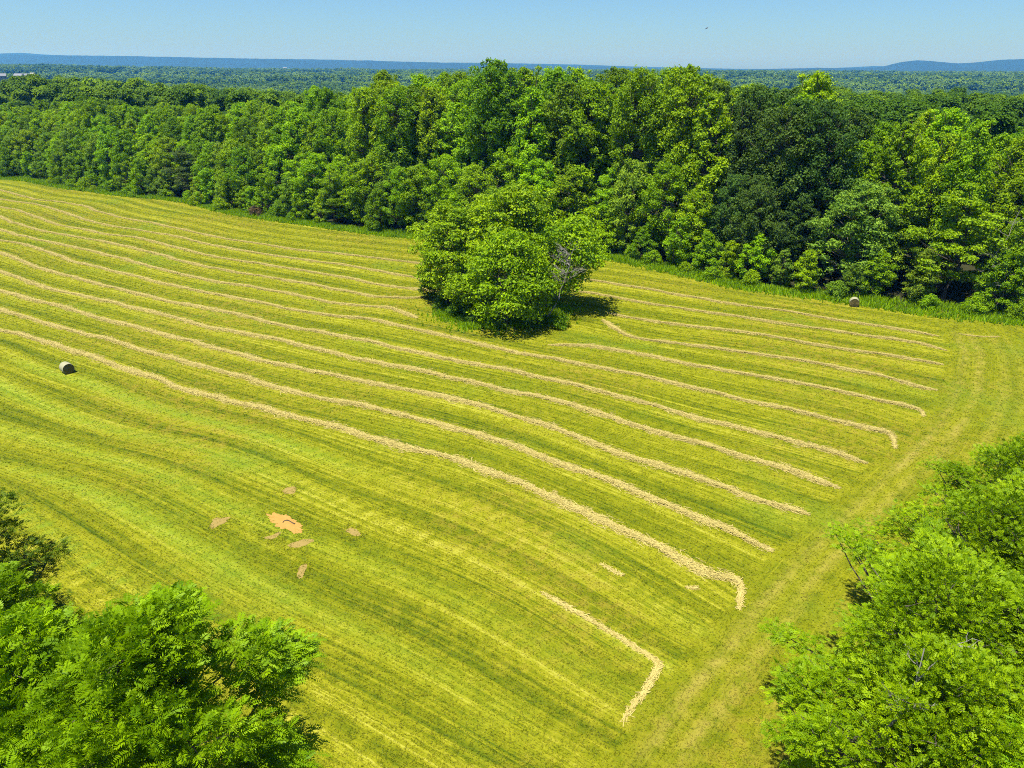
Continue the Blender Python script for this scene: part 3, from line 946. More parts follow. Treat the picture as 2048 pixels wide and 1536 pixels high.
# species of the wood (each a pair of meshes shared by its trees)
TALL = [tree_meshes(100 + k, 25.3, (5.2, 4.6, 5.6, 4.9, 5.3, 4.4)[k], (4.5, 6, 5, 7, 4, 5)[k], ('big', 'round', 'big', 'round', 'dome', 'big')[k], 150, (.11, .22), 23000, (.38, .34, .42, .36, .40, .34)[k], (.9, 1.15, .8, 1.0, .85, 1.2)[k], top=9) for k in range(6)]
DOME = [tree_meshes(120 + k, 16.5, (5.3, 4.8, 5.6, 5.0)[k], 1.6, ('big', 'dome', 'big', 'round')[k], 120, (.11, .22), 19000, (.35, .32, .38, .34)[k], .8, top=6) for k in range(4)]
FEATH = [tree_meshes(140 + k, 15, 5.0, 2.5, 'dome', 60, (.14, .25), 15000, .34, .45, tiers=7, gap=.25) for k in range(2)]
EDGE_T = [tree_meshes(160 + k, 9, 3.3, .4, 'dome', 70, (.14, .25), 10000, .29, .75, stems=2, top=4) for k in range(4)]
SHRUB = [tree_meshes(180 + k, 3.6, 2.1, .1, 'shrub', 22, (.28, .44), 4200, .27, .7, stems=3) for k in range(3)]

BRIGHT = (.255, .420, .002); MID = (.215, .365, .002); YEL = (.260, .410, .002); DARK = (.088, .165, .020); OLIVE = (.195, .315, .016); DEEP = (.160, .285, .003)
CNAME = {BRIGHT: 'bright green', MID: 'mid green', YEL: 'yellow green', DARK: 'dark bluish green', OLIVE: 'dull olive green', DEEP: 'deep green'}


def jitter(c, r):
    f = r.uniform(.82, 1.2)
    return (c[0] * f * r.uniform(.88, 1.08), c[1] * f, c[2] * f)


def wood_rows():
    """(kind, offset from the field edge, spacing)"""
    return [('shrub', 1.0, 6.6), ('edge', 3.6, 5.6), ('dome', 8.5, 6.2), ('tall', 15, 6.4), ('tall', 22, 6.8), ('tall', 29.5, 7.4), ('tall', 38, 8.2)]


ROWNAME = ['before the wood', "on the wood's front edge", "in the wood's second rank", "in the wood's third rank",
           "in the wood's fourth rank", "in the wood's fifth rank", "in the wood's hindmost rank"]
LAND = [(-400, 'the left picture edge'), (135, 'the left bale'), (1010, 'the field clump'), (1707, 'the right bale'), (1960, 'the dead tree')]
SPECIAL = []          # hand placed trees of the wood edge keep others away: (x, y, radius)


def hand(px, py, off, meshes, sc, colour, name, label, rz=0., sz=None):
    """a tree standing 'off' metres behind the field edge below photograph point (px, py)"""
    q = ground([(px, py)])[0]
    line, _ = resample(EDGE, 1.0)
    i = np.argmin(((line - q) ** 2).sum(1)); T = line[min(i + 1, len(line) - 1)] - line[i - 1]; T /= np.hypot(*T)
    p = line[i] + np.array([-T[1], T[0]]) * off
    z = float(height(np.array([p[0]]), np.array([p[1]]))[0])
    plant(meshes, name, (p[0], p[1], z), rz, sc, colour, label, group='trees of the wood', sz=sz)
    SPECIAL.append((p[0], p[1], 3.6 * sc))


hand(795, 466, 4.5, DOME[1], .88, (.235, .430, .002), 'dome_tree', 'round vivid green tree bulging from the wood just left of the field clump', 1.0)
hand(1690, 600, 8.0, DOME[2], 1.10, (.190, .335, .030), 'dome_tree', 'big light green leafy tree right above the bale by the wood', .5)
hand(1905, 626, 7.5, FEATH[0], 1.25, (.235, .380, .003), 'layered_tree', 'tall yellow green tree in flat layers, left of the grey dead tree', .2)
hand(640, 455, 4.0, FEATH[1], .85, (.205, .345, .004), 'layered_tree', 'spreading layered green tree at the wood edge, halfway between picture edge and clump', 2.0)
hand(350, 402, 5.0, FEATH[0], .95, (.115, .180, .035), 'layered_tree', 'greyish green layered tree at the left part of the wood edge', 1.2)
hand(1700, 604, 3.0, EDGE_T[2], .62, (.150, .260, .016), 'edge_tree', 'small round light green tree just behind the bale by the wood', .7)
hand(1440, 565, 9.0, TALL[1], .70, DARK, 'dark_tree', 'dark green tree at the wood edge, left of the bale by the wood', 2.2)

hand(494, 436, .3, SHRUB[1], .8, (.16, .12, .055), 'brush_shrub', 'dry brown brush at the foot of the wood, left of the field clump', .4)
tw = np.random.default_rng(77)
n_tree = 0
pending = []
for ri, (kind, off, sp) in enumerate(wood_rows()):
    line, t = resample(EDGE, .5)
    T = np.gradient(line, axis=0); T /= np.hypot(*T.T)[:, None]
    Nn = np.stack([-T[:, 1], T[:, 0]], 1)
    k = 0
    pos = tw.uniform(0, sp)
    while pos < t[-1]:
        i = int(pos / t[-1] * (len(line) - 1))
        spj = sp * tw.uniform(.72, 1.3)
        p = line[i] + Nn[i] * (off + tw.uniform(-1.8, 1.8) * (0.5 if ri < 2 else 1)) + tw.normal(0, .4, 2)
        pos += spj
        hgt = {'shrub': 2, 'edge': 7, 'dome': 14, 'tall': 24}[kind]
        pp = project([[p[0], p[1], hgt * .7]])[0]
        if not (-200 < pp[0] < 2330) or p[1] < 20: continue
        if any((p[0] - a) ** 2 + (p[1] - b) ** 2 < c * c for a, b, c in SPECIAL): continue
        if kind == 'shrub' and tw.random() < .25: continue
        d = edge_d(p[None])[0]
        if d < off - 3.0: continue
        u = tw.random(); k += 1
        # darker stand right of the middle, brighter elsewhere
        dk = math.exp(-((pp[0] - 1560) / 150) ** 2) if ri in (2, 3, 4, 5) else 0
        if dk > .42 and (k % 4 or ri == 3): c = DARK
        elif u < .34: c = BRIGHT
        elif u < .60: c = MID
        elif u < .75: c = DEEP
        elif u < .90: c = YEL
        else: c = OLIVE if ri < 3 else MID
        sc = tw.uniform(.92, 1.08)
        far_l = float(smooth(600, 0, pp[0]))
        if kind == 'tall':
            me = TALL[tw.integers(0, 6)]; sc *= 1.0 + .10 * math.exp(-((pp[0] - 1250) / 420) ** 2)
            sc *= (1 + (.20 - .06 * float(smooth(1000, 1350, pp[0]))) * float(smooth(690, 820, pp[0]) * smooth(1740, 1560, pp[0]))) * (1 - .15 * float(smooth(690, 380, pp[0]))) * (1 - .10 * float(smooth(200, 0, pp[0]))); nm = 'tall_tree'; size = 'tall'
        elif kind == 'dome':
            me = DOME[tw.integers(0, 4)] if tw.random() < .9 else FEATH[tw.integers(0, 2)]; nm = 'broad_tree'; size = 'broad'
        elif kind == 'edge':
            me = EDGE_T[tw.integers(0, 4)]; nm = 'edge_tree'; size = 'low'; sc *= tw.uniform(.7, 1.15)
        else:
            me = SHRUB[tw.integers(0, 3)]; nm = 'shrub'; size = 'small'; sc *= tw.uniform(.5, 1.0)
        pending.append((ri, pp[0], nm, me, p, sc, c, size))
for ri in range(len(ROWNAME)):
    row = sorted([q for q in pending if q[0] == ri], key=lambda q: q[1])
    used = {}
    for j, (rj, px, nm, me, p, sc, c, size) in enumerate(row):
        L = [l for l in LAND[1:] ]
        if px < 135: side, ref = 'left of', L[0][1]; num = sum(1 for q in row if px < q[1] < 135)
        else:
            lm = max([l for l in L if l[0] <= px], key=lambda l: l[0]); side, ref = 'right of', lm[1]
            num = sum(1 for q in row if lm[0] <= q[1] < px)
            nxt = [l for l in L if l[0] > px]
            if nxt and nxt[0][0] - px < px - lm[0]:
                side, ref = 'left of', nxt[0][1]; num = sum(1 for q in row if px < q[1] < nxt[0][0])
        kindw = 'shrub' if nm == 'shrub' else 'tree'
        lab = f'{size} {CNAME[c]} {kindw} {ROWNAME[ri]}, {ordinal(num)} {side} {ref}'
        z = float(height(np.array([p[0]]), np.array([p[1]]))[0])
        plant(me, nm, (p[0], p[1], z), tw.uniform(0, 6.28), sc, jitter(c, tw), lab, kindw,
              'shrubs along the wood' if nm == 'shrub' else 'trees of the wood', sz=sc * tw.uniform(.92, 1.1))
        n_tree += 1
print('wood trees', n_tree)


# dead trees
def dead_tree(seed, H, lean, limbs, spread, name_label, loc, rz=0., fine=5, start=.35):
    r = np.random.default_rng(seed)
    root = obj('dead_tree', None, loc=loc); root.rotation_euler = (0, 0, rz)
    tag(root, name_label, 'dead tree')
    P = bend(np.array([0, 0, -.3]), np.array([lean * H, 0, H]), 10, 0, r)
    lines = [P]; radii = [np.linspace(.008 * H + .03, .025, 10)]
    V, Fq = tubes(lines, radii, 8)
    obj('trunk', mesh('trunk', V, Fq, M_DEAD, smooth_sh=True), root)
    lines, radii = [], []
    for k in range(limbs):
        j = int(r.uniform(start, .98) * 9)
        a = r.uniform(0, 6.28); L = spread * r.uniform(.4, 1.0)
        e = P[j] + np.array([math.cos(a) * L, math.sin(a) * L, L * r.uniform(.1, 1.0)])
        B = bend(P[j], e, 6, .1, r); lines.append(B); radii.append(np.linspace(.042, .016, 6))
        for f in range(fine):
            q = B[r.integers(2, 6)]; a2 = a + r.normal(0, .9); l2 = L * r.uniform(.25, .6)
            T = bend(q, q + np.array([math.cos(a2) * l2, math.sin(a2) * l2, l2 * r.uniform(-.1, .9)]), 5, .05, r)
            lines.append(T); radii.append(np.linspace(.026, .010, 5))
            for f2 in range(3):
                q = T[r.integers(1, 5)]; a3 = a2 + r.normal(0, 1.0); l3 = l2 * r.uniform(.3, .6)
                lines.append(bend(q, q + np.array([math.cos(a3) * l3, math.sin(a3) * l3, l3 * r.uniform(0, .9)]), 4, .05, r)); radii.append(np.linspace(.016, .008, 4))
    V, Fq = tubes(lines, radii, 5)
    obj('branches', mesh('branches', V, Fq, M_DEAD, smooth_sh=True), root)
    return root


q = ground([(1960, 618)])[0]
dead_tree(9, 15.5, .13, 13, 2.8, 'slender grey dead tree leaning before the dark wood at the right', (q[0], q[1], 0), .1)
SPECIAL.append((q[0], q[1], 2))

# ------------------------------------------------------------------ the lone clump in the field
cg = 'trees of the lone clump in the field'


def clump(px, py, meshes, name, colour, label, rz=0., sc=1.0, cat='tree', grp=cg, sz=None):
    q = ground([(px, py)])[0]
    return plant(meshes, name, (q[0], q[1], 0), rz, sc, colour, label, cat, grp, sz)


CA = tree_meshes(301, 13.5, 5.0, 1.8, 'dome', 70, (.16, .26), 13000, .34, .6, stems=3, gap=.2, trunk=.014)
CB = tree_meshes(302, 16.5, 6.2, 4.5, 'dome', 90, (.16, .26), 18000, .36, .55, stems=2, gap=.15, trunk=.016, top=5)
CC = tree_meshes(303, 10.5, 5.2, .8, 'big', 74, (.17, .29), 17000, .34, .65, stems=2, top=4)
CD = tree_meshes(304, 11.0, 4.6, 2.6, 'round', 46, (.22, .34), 11500, .36, .7, lean=.32, trunk=.016)
CE = tree_meshes(305, 4.6, 2.0, .3, 'dome', 22, (.26, .40), 4200, .26, .6, stems=2)
clump(1035, 600, CB, 'layered_tree', (.255, .395, .004), 'tallest tree of the field clump, feathery yellow green crown at its back', .4, 1.30, sz=1.13)
clump(985, 590, CB, 'layered_tree', (.255, .395, .004), 'second tall feathery tree of the field clump, left of the tallest', 2.6, 1.18, sz=1.0)
clump(892, 606, CA, 'layered_tree', (.255, .395, .004), 'open yellowish tree with dark bare stems at the left of the field clump', .9, 1.2)
clump(930, 612, CA, 'layered_tree', (.255, .395, .004), 'thin yellowish tree between the left and the front tree of the field clump', 3.4, 1.32, sz=1.14)
clump(1020, 648, CC, 'round_tree', (.235, .390, .002), 'bright green rounded tree in the front of the field clump', 1.2, 1.32)
clump(958, 628, CC, 'round_tree', (.245, .385, .003), 'green rounded tree filling the middle of the field clump, left of the front one', 3.9, .98)
clump(1092, 618, CD, 'leaning_tree', (.250, .410, .002), 'bright round tree leaning out at the right of the field clump', .1, 1.33)
clump(862, 596, CE, 'small_tree', (.070, .155, .006), 'small dark green tree at the far left of the field clump', .3, .9)
q = ground([(1093, 642)])[0]
dead_tree(23, 11.0, .36, 22, 2.6, 'grey leafless tree leaning right in the field clump', (q[0], q[1], 0), .12, 7, .55)
for k, (px, py, sc, col, lab) in enumerate([
        (880, 618, .55, (.10, .20, .006), 'dark shrub at the left foot of the field clump'),
        (912, 632, .62, (.12, .24, .006), 'green shrub at the front left foot of the field clump'),
        (950, 646, .5, (.085, .175, .006), 'low dark shrub under the front tree of the field clump'),
        (1000, 658, .4, (.10, .20, .006), 'low shrub below the middle of the field clump'),
        (1080, 652, .55, (.085, .175, .006), 'dark shrub right of the front tree in the field clump'),
        (1122, 655, .55, (.17, .32, .004), 'bright weedy shrub at the right foot of the field clump'),
]):
    clump(px, py, SHRUB[k % 3], 'shrub', col, lab, k * 1.3, sc, 'shrub', 'shrubs at the foot of the field clump')

# ------------------------------------------------------------------ trees close to the viewer
def near_tree(seed, x, y, H, R, base, n, colour, label, fr, kind='dome', lobes=44, stems=1, rz=0., lobe=(.18, .3), name='tree', flat=.6, wild=0):
    ms = tree_meshes(seed, H, R, base, kind, lobes, lobe, n, 0, flat, stems=stems, trunk=.016, style='frond', fr=fr, wild=wild, gap=.30)
    return plant(ms, name, (x, y, 0), rz, 1.0, colour, label, 'tree', 'trees close to the viewer')


BIGF = (.60, 10, .19, .058, .40)     # long compound leaves
SMLF = (.34, 6, .125, .056, .30)     # small compound leaves
near_tree(401, -12.6, 18.8, 18.1, 5.3, 7.0, 19000, (.185, .325, .002), 'large leafy tree with long feathered leaves at the bottom left', BIGF, name='feathery_tree', lobes=74, lobe=(.16, .27), wild=0)
near_tree(402, -17.9, 19.2, 17.2, 4.7, 6.0, 13500, (.195, .345, .002), 'bright green feathered tree in the lower left corner', BIGF, name='feathery_tree', lobes=58, lobe=(.18, .30), wild=3)
near_tree(403, -31.7, 34.0, 14.6, 4.0, 2.5, 17000, (.090, .155, .005), 'dark tree cut by the left picture edge below the left bale', SMLF, name='dark_tree', lobes=64, lobe=(.18, .28), wild=0)
near_tree(404, -23.0, 25.0, 14.6, 3.9, 3.0, 8000, (.165, .290, .002), 'green tree between the dark left tree and the lower left corner', BIGF, name='feathery_tree', lobes=44, lobe=(.18, .30))
LOC = dict(name='airy_tree', lobe=(.14, .24), lobes=86, wild=12)
near_tree(411, 18.9, 22.6, 12.6, 6.0, 2.5, 28000, (.205, .335, .002), 'bright airy tree at the bottom right with bare grey twigs', SMLF, **LOC)
near_tree(412, 21.8, 28.2, 13.0, 6.4, 2.5, 28000, (.205, .335, .002), 'bright airy tree second up the right picture edge', SMLF, rz=2, **LOC)
near_tree(416, 25.5, 24.0, 13.6, 5.6, 3.0, 23000, (.195, .325, .002), 'bright airy tree between the two lowest right edge trees', SMLF, rz=4, **LOC)
near_tree(413, 29.5, 36.0, 12.0, 6.2, 2.0, 25000, (.205, .330, .002), 'bright airy tree third up the right picture edge', SMLF, rz=1, **LOC)
near_tree(417, 33.0, 32.0, 13.0, 5.6, 2.5, 20000, (.195, .320, .002), 'airy tree cut by the right picture edge beside the third one', SMLF, rz=3, **LOC)
near_tree(414, 38.0, 45.5, 11.0, 5.6, 1.5, 19000, (.195, .320, .002), 'airy tree highest up the right picture edge below the headland', SMLF, **LOC)
near_tree(415, 22.6, 18.4, 14.0, 5.0, 4.0, 12000, (.205, .380, .002), 'feathered tree in the lower right corner', BIGF, name='feathery_tree', lobe=(.17, .28), lobes=54, wild=4)
dead_tree(31, 12.5, .03, 7, 1.5, 'pale dead branches showing in the bottom right trees', (17.2, 23.4, 0), .3, 6, .8)

# ------------------------------------------------------------------ woodland beyond: one mass
def far_proto(seed, n=420, sz=1.5):
    r = np.random.default_rng(seed)
    lob = 16
    t = r.random(lob) ** .8; a = r.uniform(0, 6.28, lob)
    C = np.stack([np.cos(a) * 3.6 * np.sqrt(1 - t * .8) * r.uniform(.3, 1, lob), np.sin(a) * 3.6 * np.sqrt(1 - t * .8) * r.uniform(.3, 1, lob), 10 + 11 * t], 1)
    k = r.integers(0, lob, n); d = unit(r.normal(size=(n, 3))); d[:, 2] = np.where(d[:, 2] < -.2, -d[:, 2], d[:, 2])
    p = C[k] + d * r.uniform(1.0, 2.2, n)[:, None] * np.array([1, 1, .8])
    V, Fq = leaf_cards(p, unit(d * .8 + np.array([0, 0, .5]) + r.normal(0, .3, (n, 3))), sz, r, .75)
    return V, Fq, np.repeat(np.clip(r.normal(.4, .2, n), 0, 1), 4)


def far_points():
    P, S = [], []
    for r0, r1, sp, sc in ((120, 420, 7.0, 1.0), (420, 1000, 8.5, 1.12), (1000, 2000, 12, 1.5), (2000, 5200, 22, 2.3)):
        n = int(rad(84) / 2 * (r1 ** 2 - r0 ** 2) / sp ** 2)
        rr = np.sqrt(rng.uniform(r0 ** 2, r1 ** 2, n)); az = rng.uniform(rad(-42), rad(42), n)
        P.append(np.stack([rr * np.sin(az), rr * np.cos(az)], 1)); S.append(sc * rng.uniform(.75, 1.25, n))
    P = np.vstack(P); S = np.concatenate(S)
    m = edge_d(P) > 44
    P, S = P[m], S[m]
    m = fbm(P[:, 0] / 130, P[:, 1] / 130, 91, 3) < np.where(np.hypot(*P.T) > 600, .62, 2)
    P, S = P[m], S[m]
    # clearings with houses and meadows far off
    c1 = ((P - np.array([-640, 960])) / np.array([120, 100])); m = (c1 ** 2).sum(1) > 1
    px = project(np.column_stack([P, np.full(len(P), -5.)]))[:, 0]; rr = np.hypot(*P.T)
    m &= ~((px < 48) & (rr > 440) & (rr < 600))
    return P[m], S[m]


FP, FS = far_points()
FZ = height(FP[:, 0], FP[:, 1]) - np.where(FS > 1.4, (FS - 1.2) * 12, 0)
pv = mesh('distant_woodland', np.column_stack([FP, FZ]), [], None, attrs=dict(tone=fbm(FP[:, 0] / 170, FP[:, 1] / 170, 55, 4), scale=FS, pick=np.where(np.hypot(*FP.T) < 480, rng.integers(4, 6, len(FP)), rng.integers(0, 4, len(FP)))))
fw = obj('distant_woodland', pv)
tag(fw, 'unbroken green woodland rolling away to the foot of the hills', kind='stuff')
protos = []
for k in range(6):
    V, Fq, tn = far_proto(500 + k, *((420, 1.5) if k < 4 else (4200, .6)))
    po = bpy.data.objects.new('distant_tree_%s' % 'abcdef'[k], mesh('distant_tree', V, Fq, M_FAR, attrs=dict(tint=tn)))
    protos.append(po)
gn = bpy.data.node_groups.new('woodland', 'GeometryNodeTree')
gn.interface.new_socket('Geometry', in_out='INPUT', socket_type='NodeSocketGeometry')
gn.interface.new_socket('Geometry', in_out='OUTPUT', socket_type='NodeSocketGeometry')
gi = gn.nodes.new('NodeGroupInput'); go = gn.nodes.new('NodeGroupOutput')
join = gn.nodes.new('GeometryNodeJoinGeometry')
pk = gn.nodes.new('GeometryNodeInputNamedAttribute'); pk.data_type = 'FLOAT'; pk.inputs[0].default_value = 'pick'
scn = gn.nodes.new('GeometryNodeInputNamedAttribute'); scn.data_type = 'FLOAT'; scn.inputs[0].default_value = 'scale'
rot = gn.nodes.new('FunctionNodeRandomValue'); rot.data_type = 'FLOAT_VECTOR'
rot.inputs[0].default_value = (0, 0, 0); rot.inputs[1].default_value = (0, 0, 6.28)
for k, po in enumerate(protos):
    oi = gn.nodes.new('GeometryNodeObjectInfo'); oi.inputs['Object'].default_value = po
    cm = gn.nodes.new('FunctionNodeCompare'); cm.data_type = 'FLOAT'; cm.operation = 'EQUAL'; cm.inputs['B'].default_value = k; cm.inputs['Epsilon'].default_value = .1
    gn.links.new(pk.outputs[0], cm.inputs['A'])
    ip = gn.nodes.new('GeometryNodeInstanceOnPoints')
    gn.links.new(gi.outputs[0], ip.inputs['Points']); gn.links.new(cm.outputs[0], ip.inputs['Selection'])
    gn.links.new(oi.outputs['Geometry'], ip.inputs['Instance']); gn.links.new(rot.outputs[0], ip.inputs['Rotation'])
    gn.links.new(scn.outputs[0], ip.inputs['Scale'])
    gn.links.new(ip.outputs[0], join.inputs[0])
gn.links.new(join.outputs[0], go.inputs[0])
md = fw.modifiers.new('trees', 'NODES'); md.node_group = gn
fw.color = (.115, .215, .006, 1)

# ------------------------------------------------------------------ hills on the horizon
M_HILL = mat_plain('wooded_hills', (.010, .022, .014, 1), (.020, .042, .022, 1), .004, .95)


def ridge(name, dist, prof, depth, label, seed):
    """prof: (photo x, photo y of the crest); a long hill with sloping flanks at distance dist"""
    prof = np.array(prof, float)
    xs = np.linspace(prof[0, 0], prof[-1, 0], 260)
    ys = np.interp(xs, prof[:, 0], prof[:, 1])
    d = rays(np.column_stack([xs, ys]))
    C = d * (dist / d[:, 1])[:, None]; C[:, 2] += CAM_H
    C[:, 2] += (fbm(xs * .15, xs * 0, seed, 4) - .5) * dist * .0006
    foot = -30.0
    V = []
    prfs = [(-1.0, 0.0), (-.8, .10), (-.6, .28), (-.4, .52), (-.22, .78), (-.08, .95), (0, 1.0), (.12, .95), (.5, .45), (1, 0)]
    for a, b in prfs:
        V.append(np.column_stack([C[:, 0], C[:, 1] + a * depth + (fbm(xs * .05, xs * 0 + a * 3, seed + 2, 3) - .5) * depth * .4 * (1 - b),
                                  foot + (C[:, 2] - foot) * b]))
    n = len(xs); k = len(prfs)
    V = np.vstack(V); i = np.arange(n * k).reshape(k, n)
    Fq = np.stack([i[:-1, :-1], i[:-1, 1:], i[1:, 1:], i[1:, :-1]], -1).reshape(-1, 4)
    o = obj(name, mesh(name, V, Fq, M_HILL, smooth_sh=True))
    return tag(o, label, kind='structure')


ridge('hills', 9000, [(-300, 106), (0, 109), (250, 112), (500, 117), (650, 119), (800, 123), (950, 127), (1100, 131), (1250, 136), (1400, 140), (1500, 141)], 1500, 'long blue ridge along the left horizon', 3)
ridge('hills', 10800, [(-300, 112), (0, 107), (40, 105.5), (90, 109), (250, 116), (500, 122), (690, 121.5), (740, 120.5), (800, 125), (860, 127), (900, 125), (1000, 126), (1150, 129), (1300, 134), (1500, 138), (1650, 137), (1750, 132), (1800, 133), (1900, 138)], 1300, 'faint farther ridge peeping over the long blue ridge', 5)
ridge('hills', 8500, [(1450, 140), (1580, 137), (1640, 135.5), (1700, 137), (1760, 135), (1790, 130), (1815, 123), (1835, 120.5), (1860, 121.5), (1900, 126), (1930, 126.5), (1965, 124), (2000, 119.5), (2048, 118), (2150, 116), (2300, 122)], 1500, 'rounded blue mountain at the right horizon', 7)

# ------------------------------------------------------------------ far buildings
M_WHITE = mat_plain('white_sheet', (.27, .27, .25, 1), (.34, .34, .32, 1), .3, .5)
M_ROOFG = mat_plain('grey_roof', (.13, .14, .16, 1), (.19, .20, .22, 1), .3, .6)
M_WALLC = mat_plain('pale_wall', (.22, .22, .20, 1), (.28, .28, .26, 1), .3, .8)
M_WIN = mat_plain('window_glass', (.05, .06, .08, 1), (.09, .10, .12, 1), .5, .15)


def house(px, py, dist, w, dep, hw, hr, rz, label, curved=False, roof=None, name='house'):
    p = at_depth(px, py, dist)
    root = obj(name, None, loc=(p[0], p[1], p[2] - hw)); root.rotation_euler = (0, 0, rz)
    tag(root, label, 'building', 'far buildings among the trees')
    a, b = w / 2, dep / 2
    V = np.array([(-a, -b, -9), (a, -b, -9), (a, b, -9), (-a, b, -9), (-a, -b, hw), (a, -b, hw), (a, b, hw), (-a, b, hw)], float)
    obj('wall', mesh('wall', V, [np.array([(0, 1, 5, 4), (1, 2, 6, 5), (2, 3, 7, 6), (3, 0, 4, 7)])], M_WALLC), root)
    n = 12 if curved else 2
    t = np.linspace(-1, 1, n + 1)
    zz = hw + hr * (np.sqrt(1 - t ** 2 * .999) if curved else 1 - np.abs(t))
    V = np.vstack([np.stack([np.full(n + 1, x), t * b * 1.06, zz], 1) for x in (-a * 1.04, a * 1.04)])
    i = np.arange(n + 1)
    Fq = np.stack([i[:-1], i[1:], i[1:] + n + 1, i[:-1] + n + 1], 1)
    m = mesh('roof', V, Fq, roof or M_ROOFG)
    ro = obj('roof', m, root); so = ro.modifiers.new('thickness', 'SOLIDIFY'); so.thickness = .25
    for s in (-1, 1):       # gable walls
        V = np.vstack([np.stack([np.full(n + 1, s * a), t * b, np.maximum(zz - .1, hw)], 1), [(s * a, -b, hw - .01), (s * a, b, hw - .01)]])
        obj('gable', mesh('gable', V, [np.stack([i[:-1], i[1:], np.full(n, n + 2)], 1), np.array([(0, n + 2, n + 1)])], M_WALLC), root)
    for k in (-.5, .0, .5):
        x = k * w * .7
        V = np.array([(x - .7, -b - .05, hw - 2.4), (x + .7, -b - .05, hw - 2.4), (x + .7, -b - .05, hw - .9), (x - .7, -b - .05, hw - .9)])
        obj('window', mesh('window', V, np.array([(0, 1, 2, 3)]), M_WIN), root)
    return root


house(6, 174, 560, 7, 9, 1.0, 2.6, 1.2, 'round topped white farm shed at the left picture edge', True, M_WHITE, 'farm_shed')
house(27, 174, 570, 6, 8, 1.0, 2.3, 1.2, 'second round topped white farm shed, right of the first', True, M_WHITE, 'farm_shed')
house(66, 150, 1050, 6, 6, 2.0, 2.6, .3, 'small white gabled house in the far clearing', False, M_WHITE)
house(38, 152, 1080, 11, 8, 1.5, 3, .1, 'long grey roofed house left of the white gabled house')
house(3, 152, 1060, 11, 9, 1.5, 3, .5, 'grey roofed house at the left edge of the far clearing')
house(54, 152, 1120, 9, 8, 1.5, 3, -.2, 'small grey roofed house just left of the white gabled house')
house(1641, 145, 1900, 10, 10, 1.5, 1.4, 0., 'flat white barn above the trees left of the right mountain', False, M_WHITE, 'barn')
house(570, 136, 5600, 26, 20, 6, 3, 0., 'tiny white building at the foot of the long ridge', False, M_WHITE, 'barn')

# ------------------------------------------------------------------ a soaring bird
M_BIRD = mat_plain('dark_feathers', (.03, .028, .025, 1), (.06, .055, .05, 1), 6)
p = at_depth(1413, 57, 330)
b = obj('bird', None, loc=tuple(p)); b.rotation_euler = (rad(10), rad(-32), rad(25))
tag(b, 'dark bird soaring alone in the clear sky', 'bird')
cv = np.array([(-.02, -.45, 0, .05), (0, -.30, 0, .10), (0, 0, .02, .14), (0, .22, .02, .11), (0, .36, .05, .07), (0, .46, .04, .02)])
V, Fq = tubes([cv[:, :3]], [cv[:, 3]], 8)
W = []
WV = []; WF = []
xs = np.array([0, .2, .45, .7, .92]); zl = np.array([0, .10, .17, .20, .18]); yf = np.array([.20, .24, .22, .10, -.10]); yb = np.array([-.20, -.24, -.22, -.24, -.22])
n0 = len(V)
for s in (-1, 1):
    top = np.vstack([np.stack([xs * s, yf, zl], 1), np.stack([xs * s, (yf + yb) / 2, zl + .03], 1), np.stack([xs * s, yb, zl - .01], 1)])
    i = np.arange(15).reshape(3, 5) + n0
    f = np.stack([i[:-1, :-1], i[:-1, 1:], i[1:, 1:], i[1:, :-1]], -1).reshape(-1, 4)
    WV.append(top); WF.append(f if s > 0 else f[:, ::-1]); n0 += 15
tail = np.array([(-.06, -.3, 0), (.06, -.3, 0), (.16, -.62, 0), (-.16, -.62, 0)]); WV.append(tail); WF.append(np.arange(4)[None] + n0)
obj('body', mesh('body', np.vstack([V] + WV), np.vstack([Fq] + WF), M_BIRD, smooth_sh=True), b)

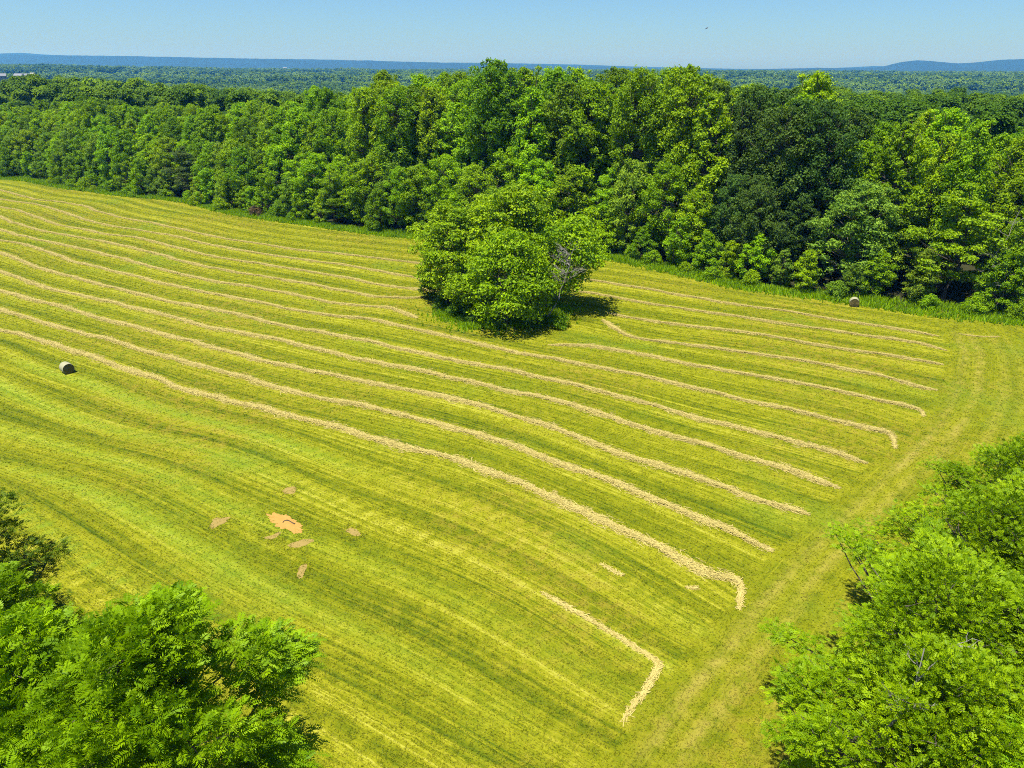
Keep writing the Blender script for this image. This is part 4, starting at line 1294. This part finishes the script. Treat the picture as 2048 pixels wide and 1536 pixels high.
# ------------------------------------------------------------------ haze: the air over the land
HAZE = True
if HAZE:
    x0, x1, y0, y1, z0, z1 = -13000, 13000, -380, 13500, -75, 245
    V = np.array([(x, y, z) for z in (z0, z1) for y in (y0, y1) for x in (x0, x1)], float)
    Fq = np.array([(0, 2, 3, 1), (4, 5, 7, 6), (0, 1, 5, 4), (2, 6, 7, 3), (0, 4, 6, 2), (1, 3, 7, 5)])
    m, nt, out = new_mat('haze_air')
    pvn = nt.nodes.new('ShaderNodeVolumePrincipled')
    pvn.inputs['Color'].default_value = (.06, .36, 1.0, 1)
    pvn.inputs['Absorption Color'].default_value = (1, 1, 1, 1)     # air scatters blue light, it swallows none
    pvn.inputs['Density'].default_value = 1.05e-4
    pvn.inputs['Anisotropy'].default_value = 0.22
    nt.links.new(pvn.outputs[0], out.inputs['Volume'])
    tag(obj('haze', mesh('haze', V, Fq, m)), 'thin blue haze over the distant land', kind='stuff')

# ------------------------------------------------------------------ daylight
SUN_EL, SUN_AZ = 73.0, (-.80, -.60)       # from the left, a little behind the viewer
w = bpy.data.worlds.new('World'); scene.world = w; w.use_nodes = True
nt = w.node_tree
bg = nt.nodes['Background']
sky = nt.nodes.new('ShaderNodeTexSky'); sky.sky_type = 'NISHITA'; sky.sun_disc = False
sky.sun_elevation = rad(SUN_EL); sky.sun_rotation = math.atan2(SUN_AZ[0], SUN_AZ[1]) % (2 * math.pi)
sky.altitude = 100; sky.air_density = 1.0; sky.dust_density = .5; sky.ozone_density = 3.5
tint = nt.nodes.new('ShaderNodeMix'); tint.data_type = 'RGBA'; tint.blend_type = 'MULTIPLY'; tint.inputs[0].default_value = 1.0
tint.inputs[7].default_value = (.74, 1.04, 1.34, 1)
nt.links.new(sky.outputs[0], tint.inputs[6]); nt.links.new(tint.outputs[2], bg.inputs[0]); bg.inputs[1].default_value = .054
sd = bpy.data.lights.new('sun', 'SUN'); sd.energy = 5.0; sd.angle = rad(.53); sd.color = (1.0, .955, .88)
so = bpy.data.objects.new('sun', sd); COL.objects.link(so)
n = math.hypot(*SUN_AZ)
dirv = Vector((SUN_AZ[0] / n * math.cos(rad(SUN_EL)), SUN_AZ[1] / n * math.cos(rad(SUN_EL)), math.sin(rad(SUN_EL))))
so.rotation_euler = dirv.to_track_quat('Z', 'Y').to_euler()
so.location = (0, 0, 300)

vs = scene.view_settings
vs.view_transform = 'Standard'; vs.look = 'None'; vs.gamma = 1.0; vs.use_curve_mapping = False
vs.exposure = 0.94
c = scene.cycles
c.max_bounces = 6; c.diffuse_bounces = 2; c.glossy_bounces = 2; c.transmission_bounces = 4; c.transparent_max_bounces = 8; c.volume_bounces = 0
c.use_denoising = False
c.filter_width = 1.0
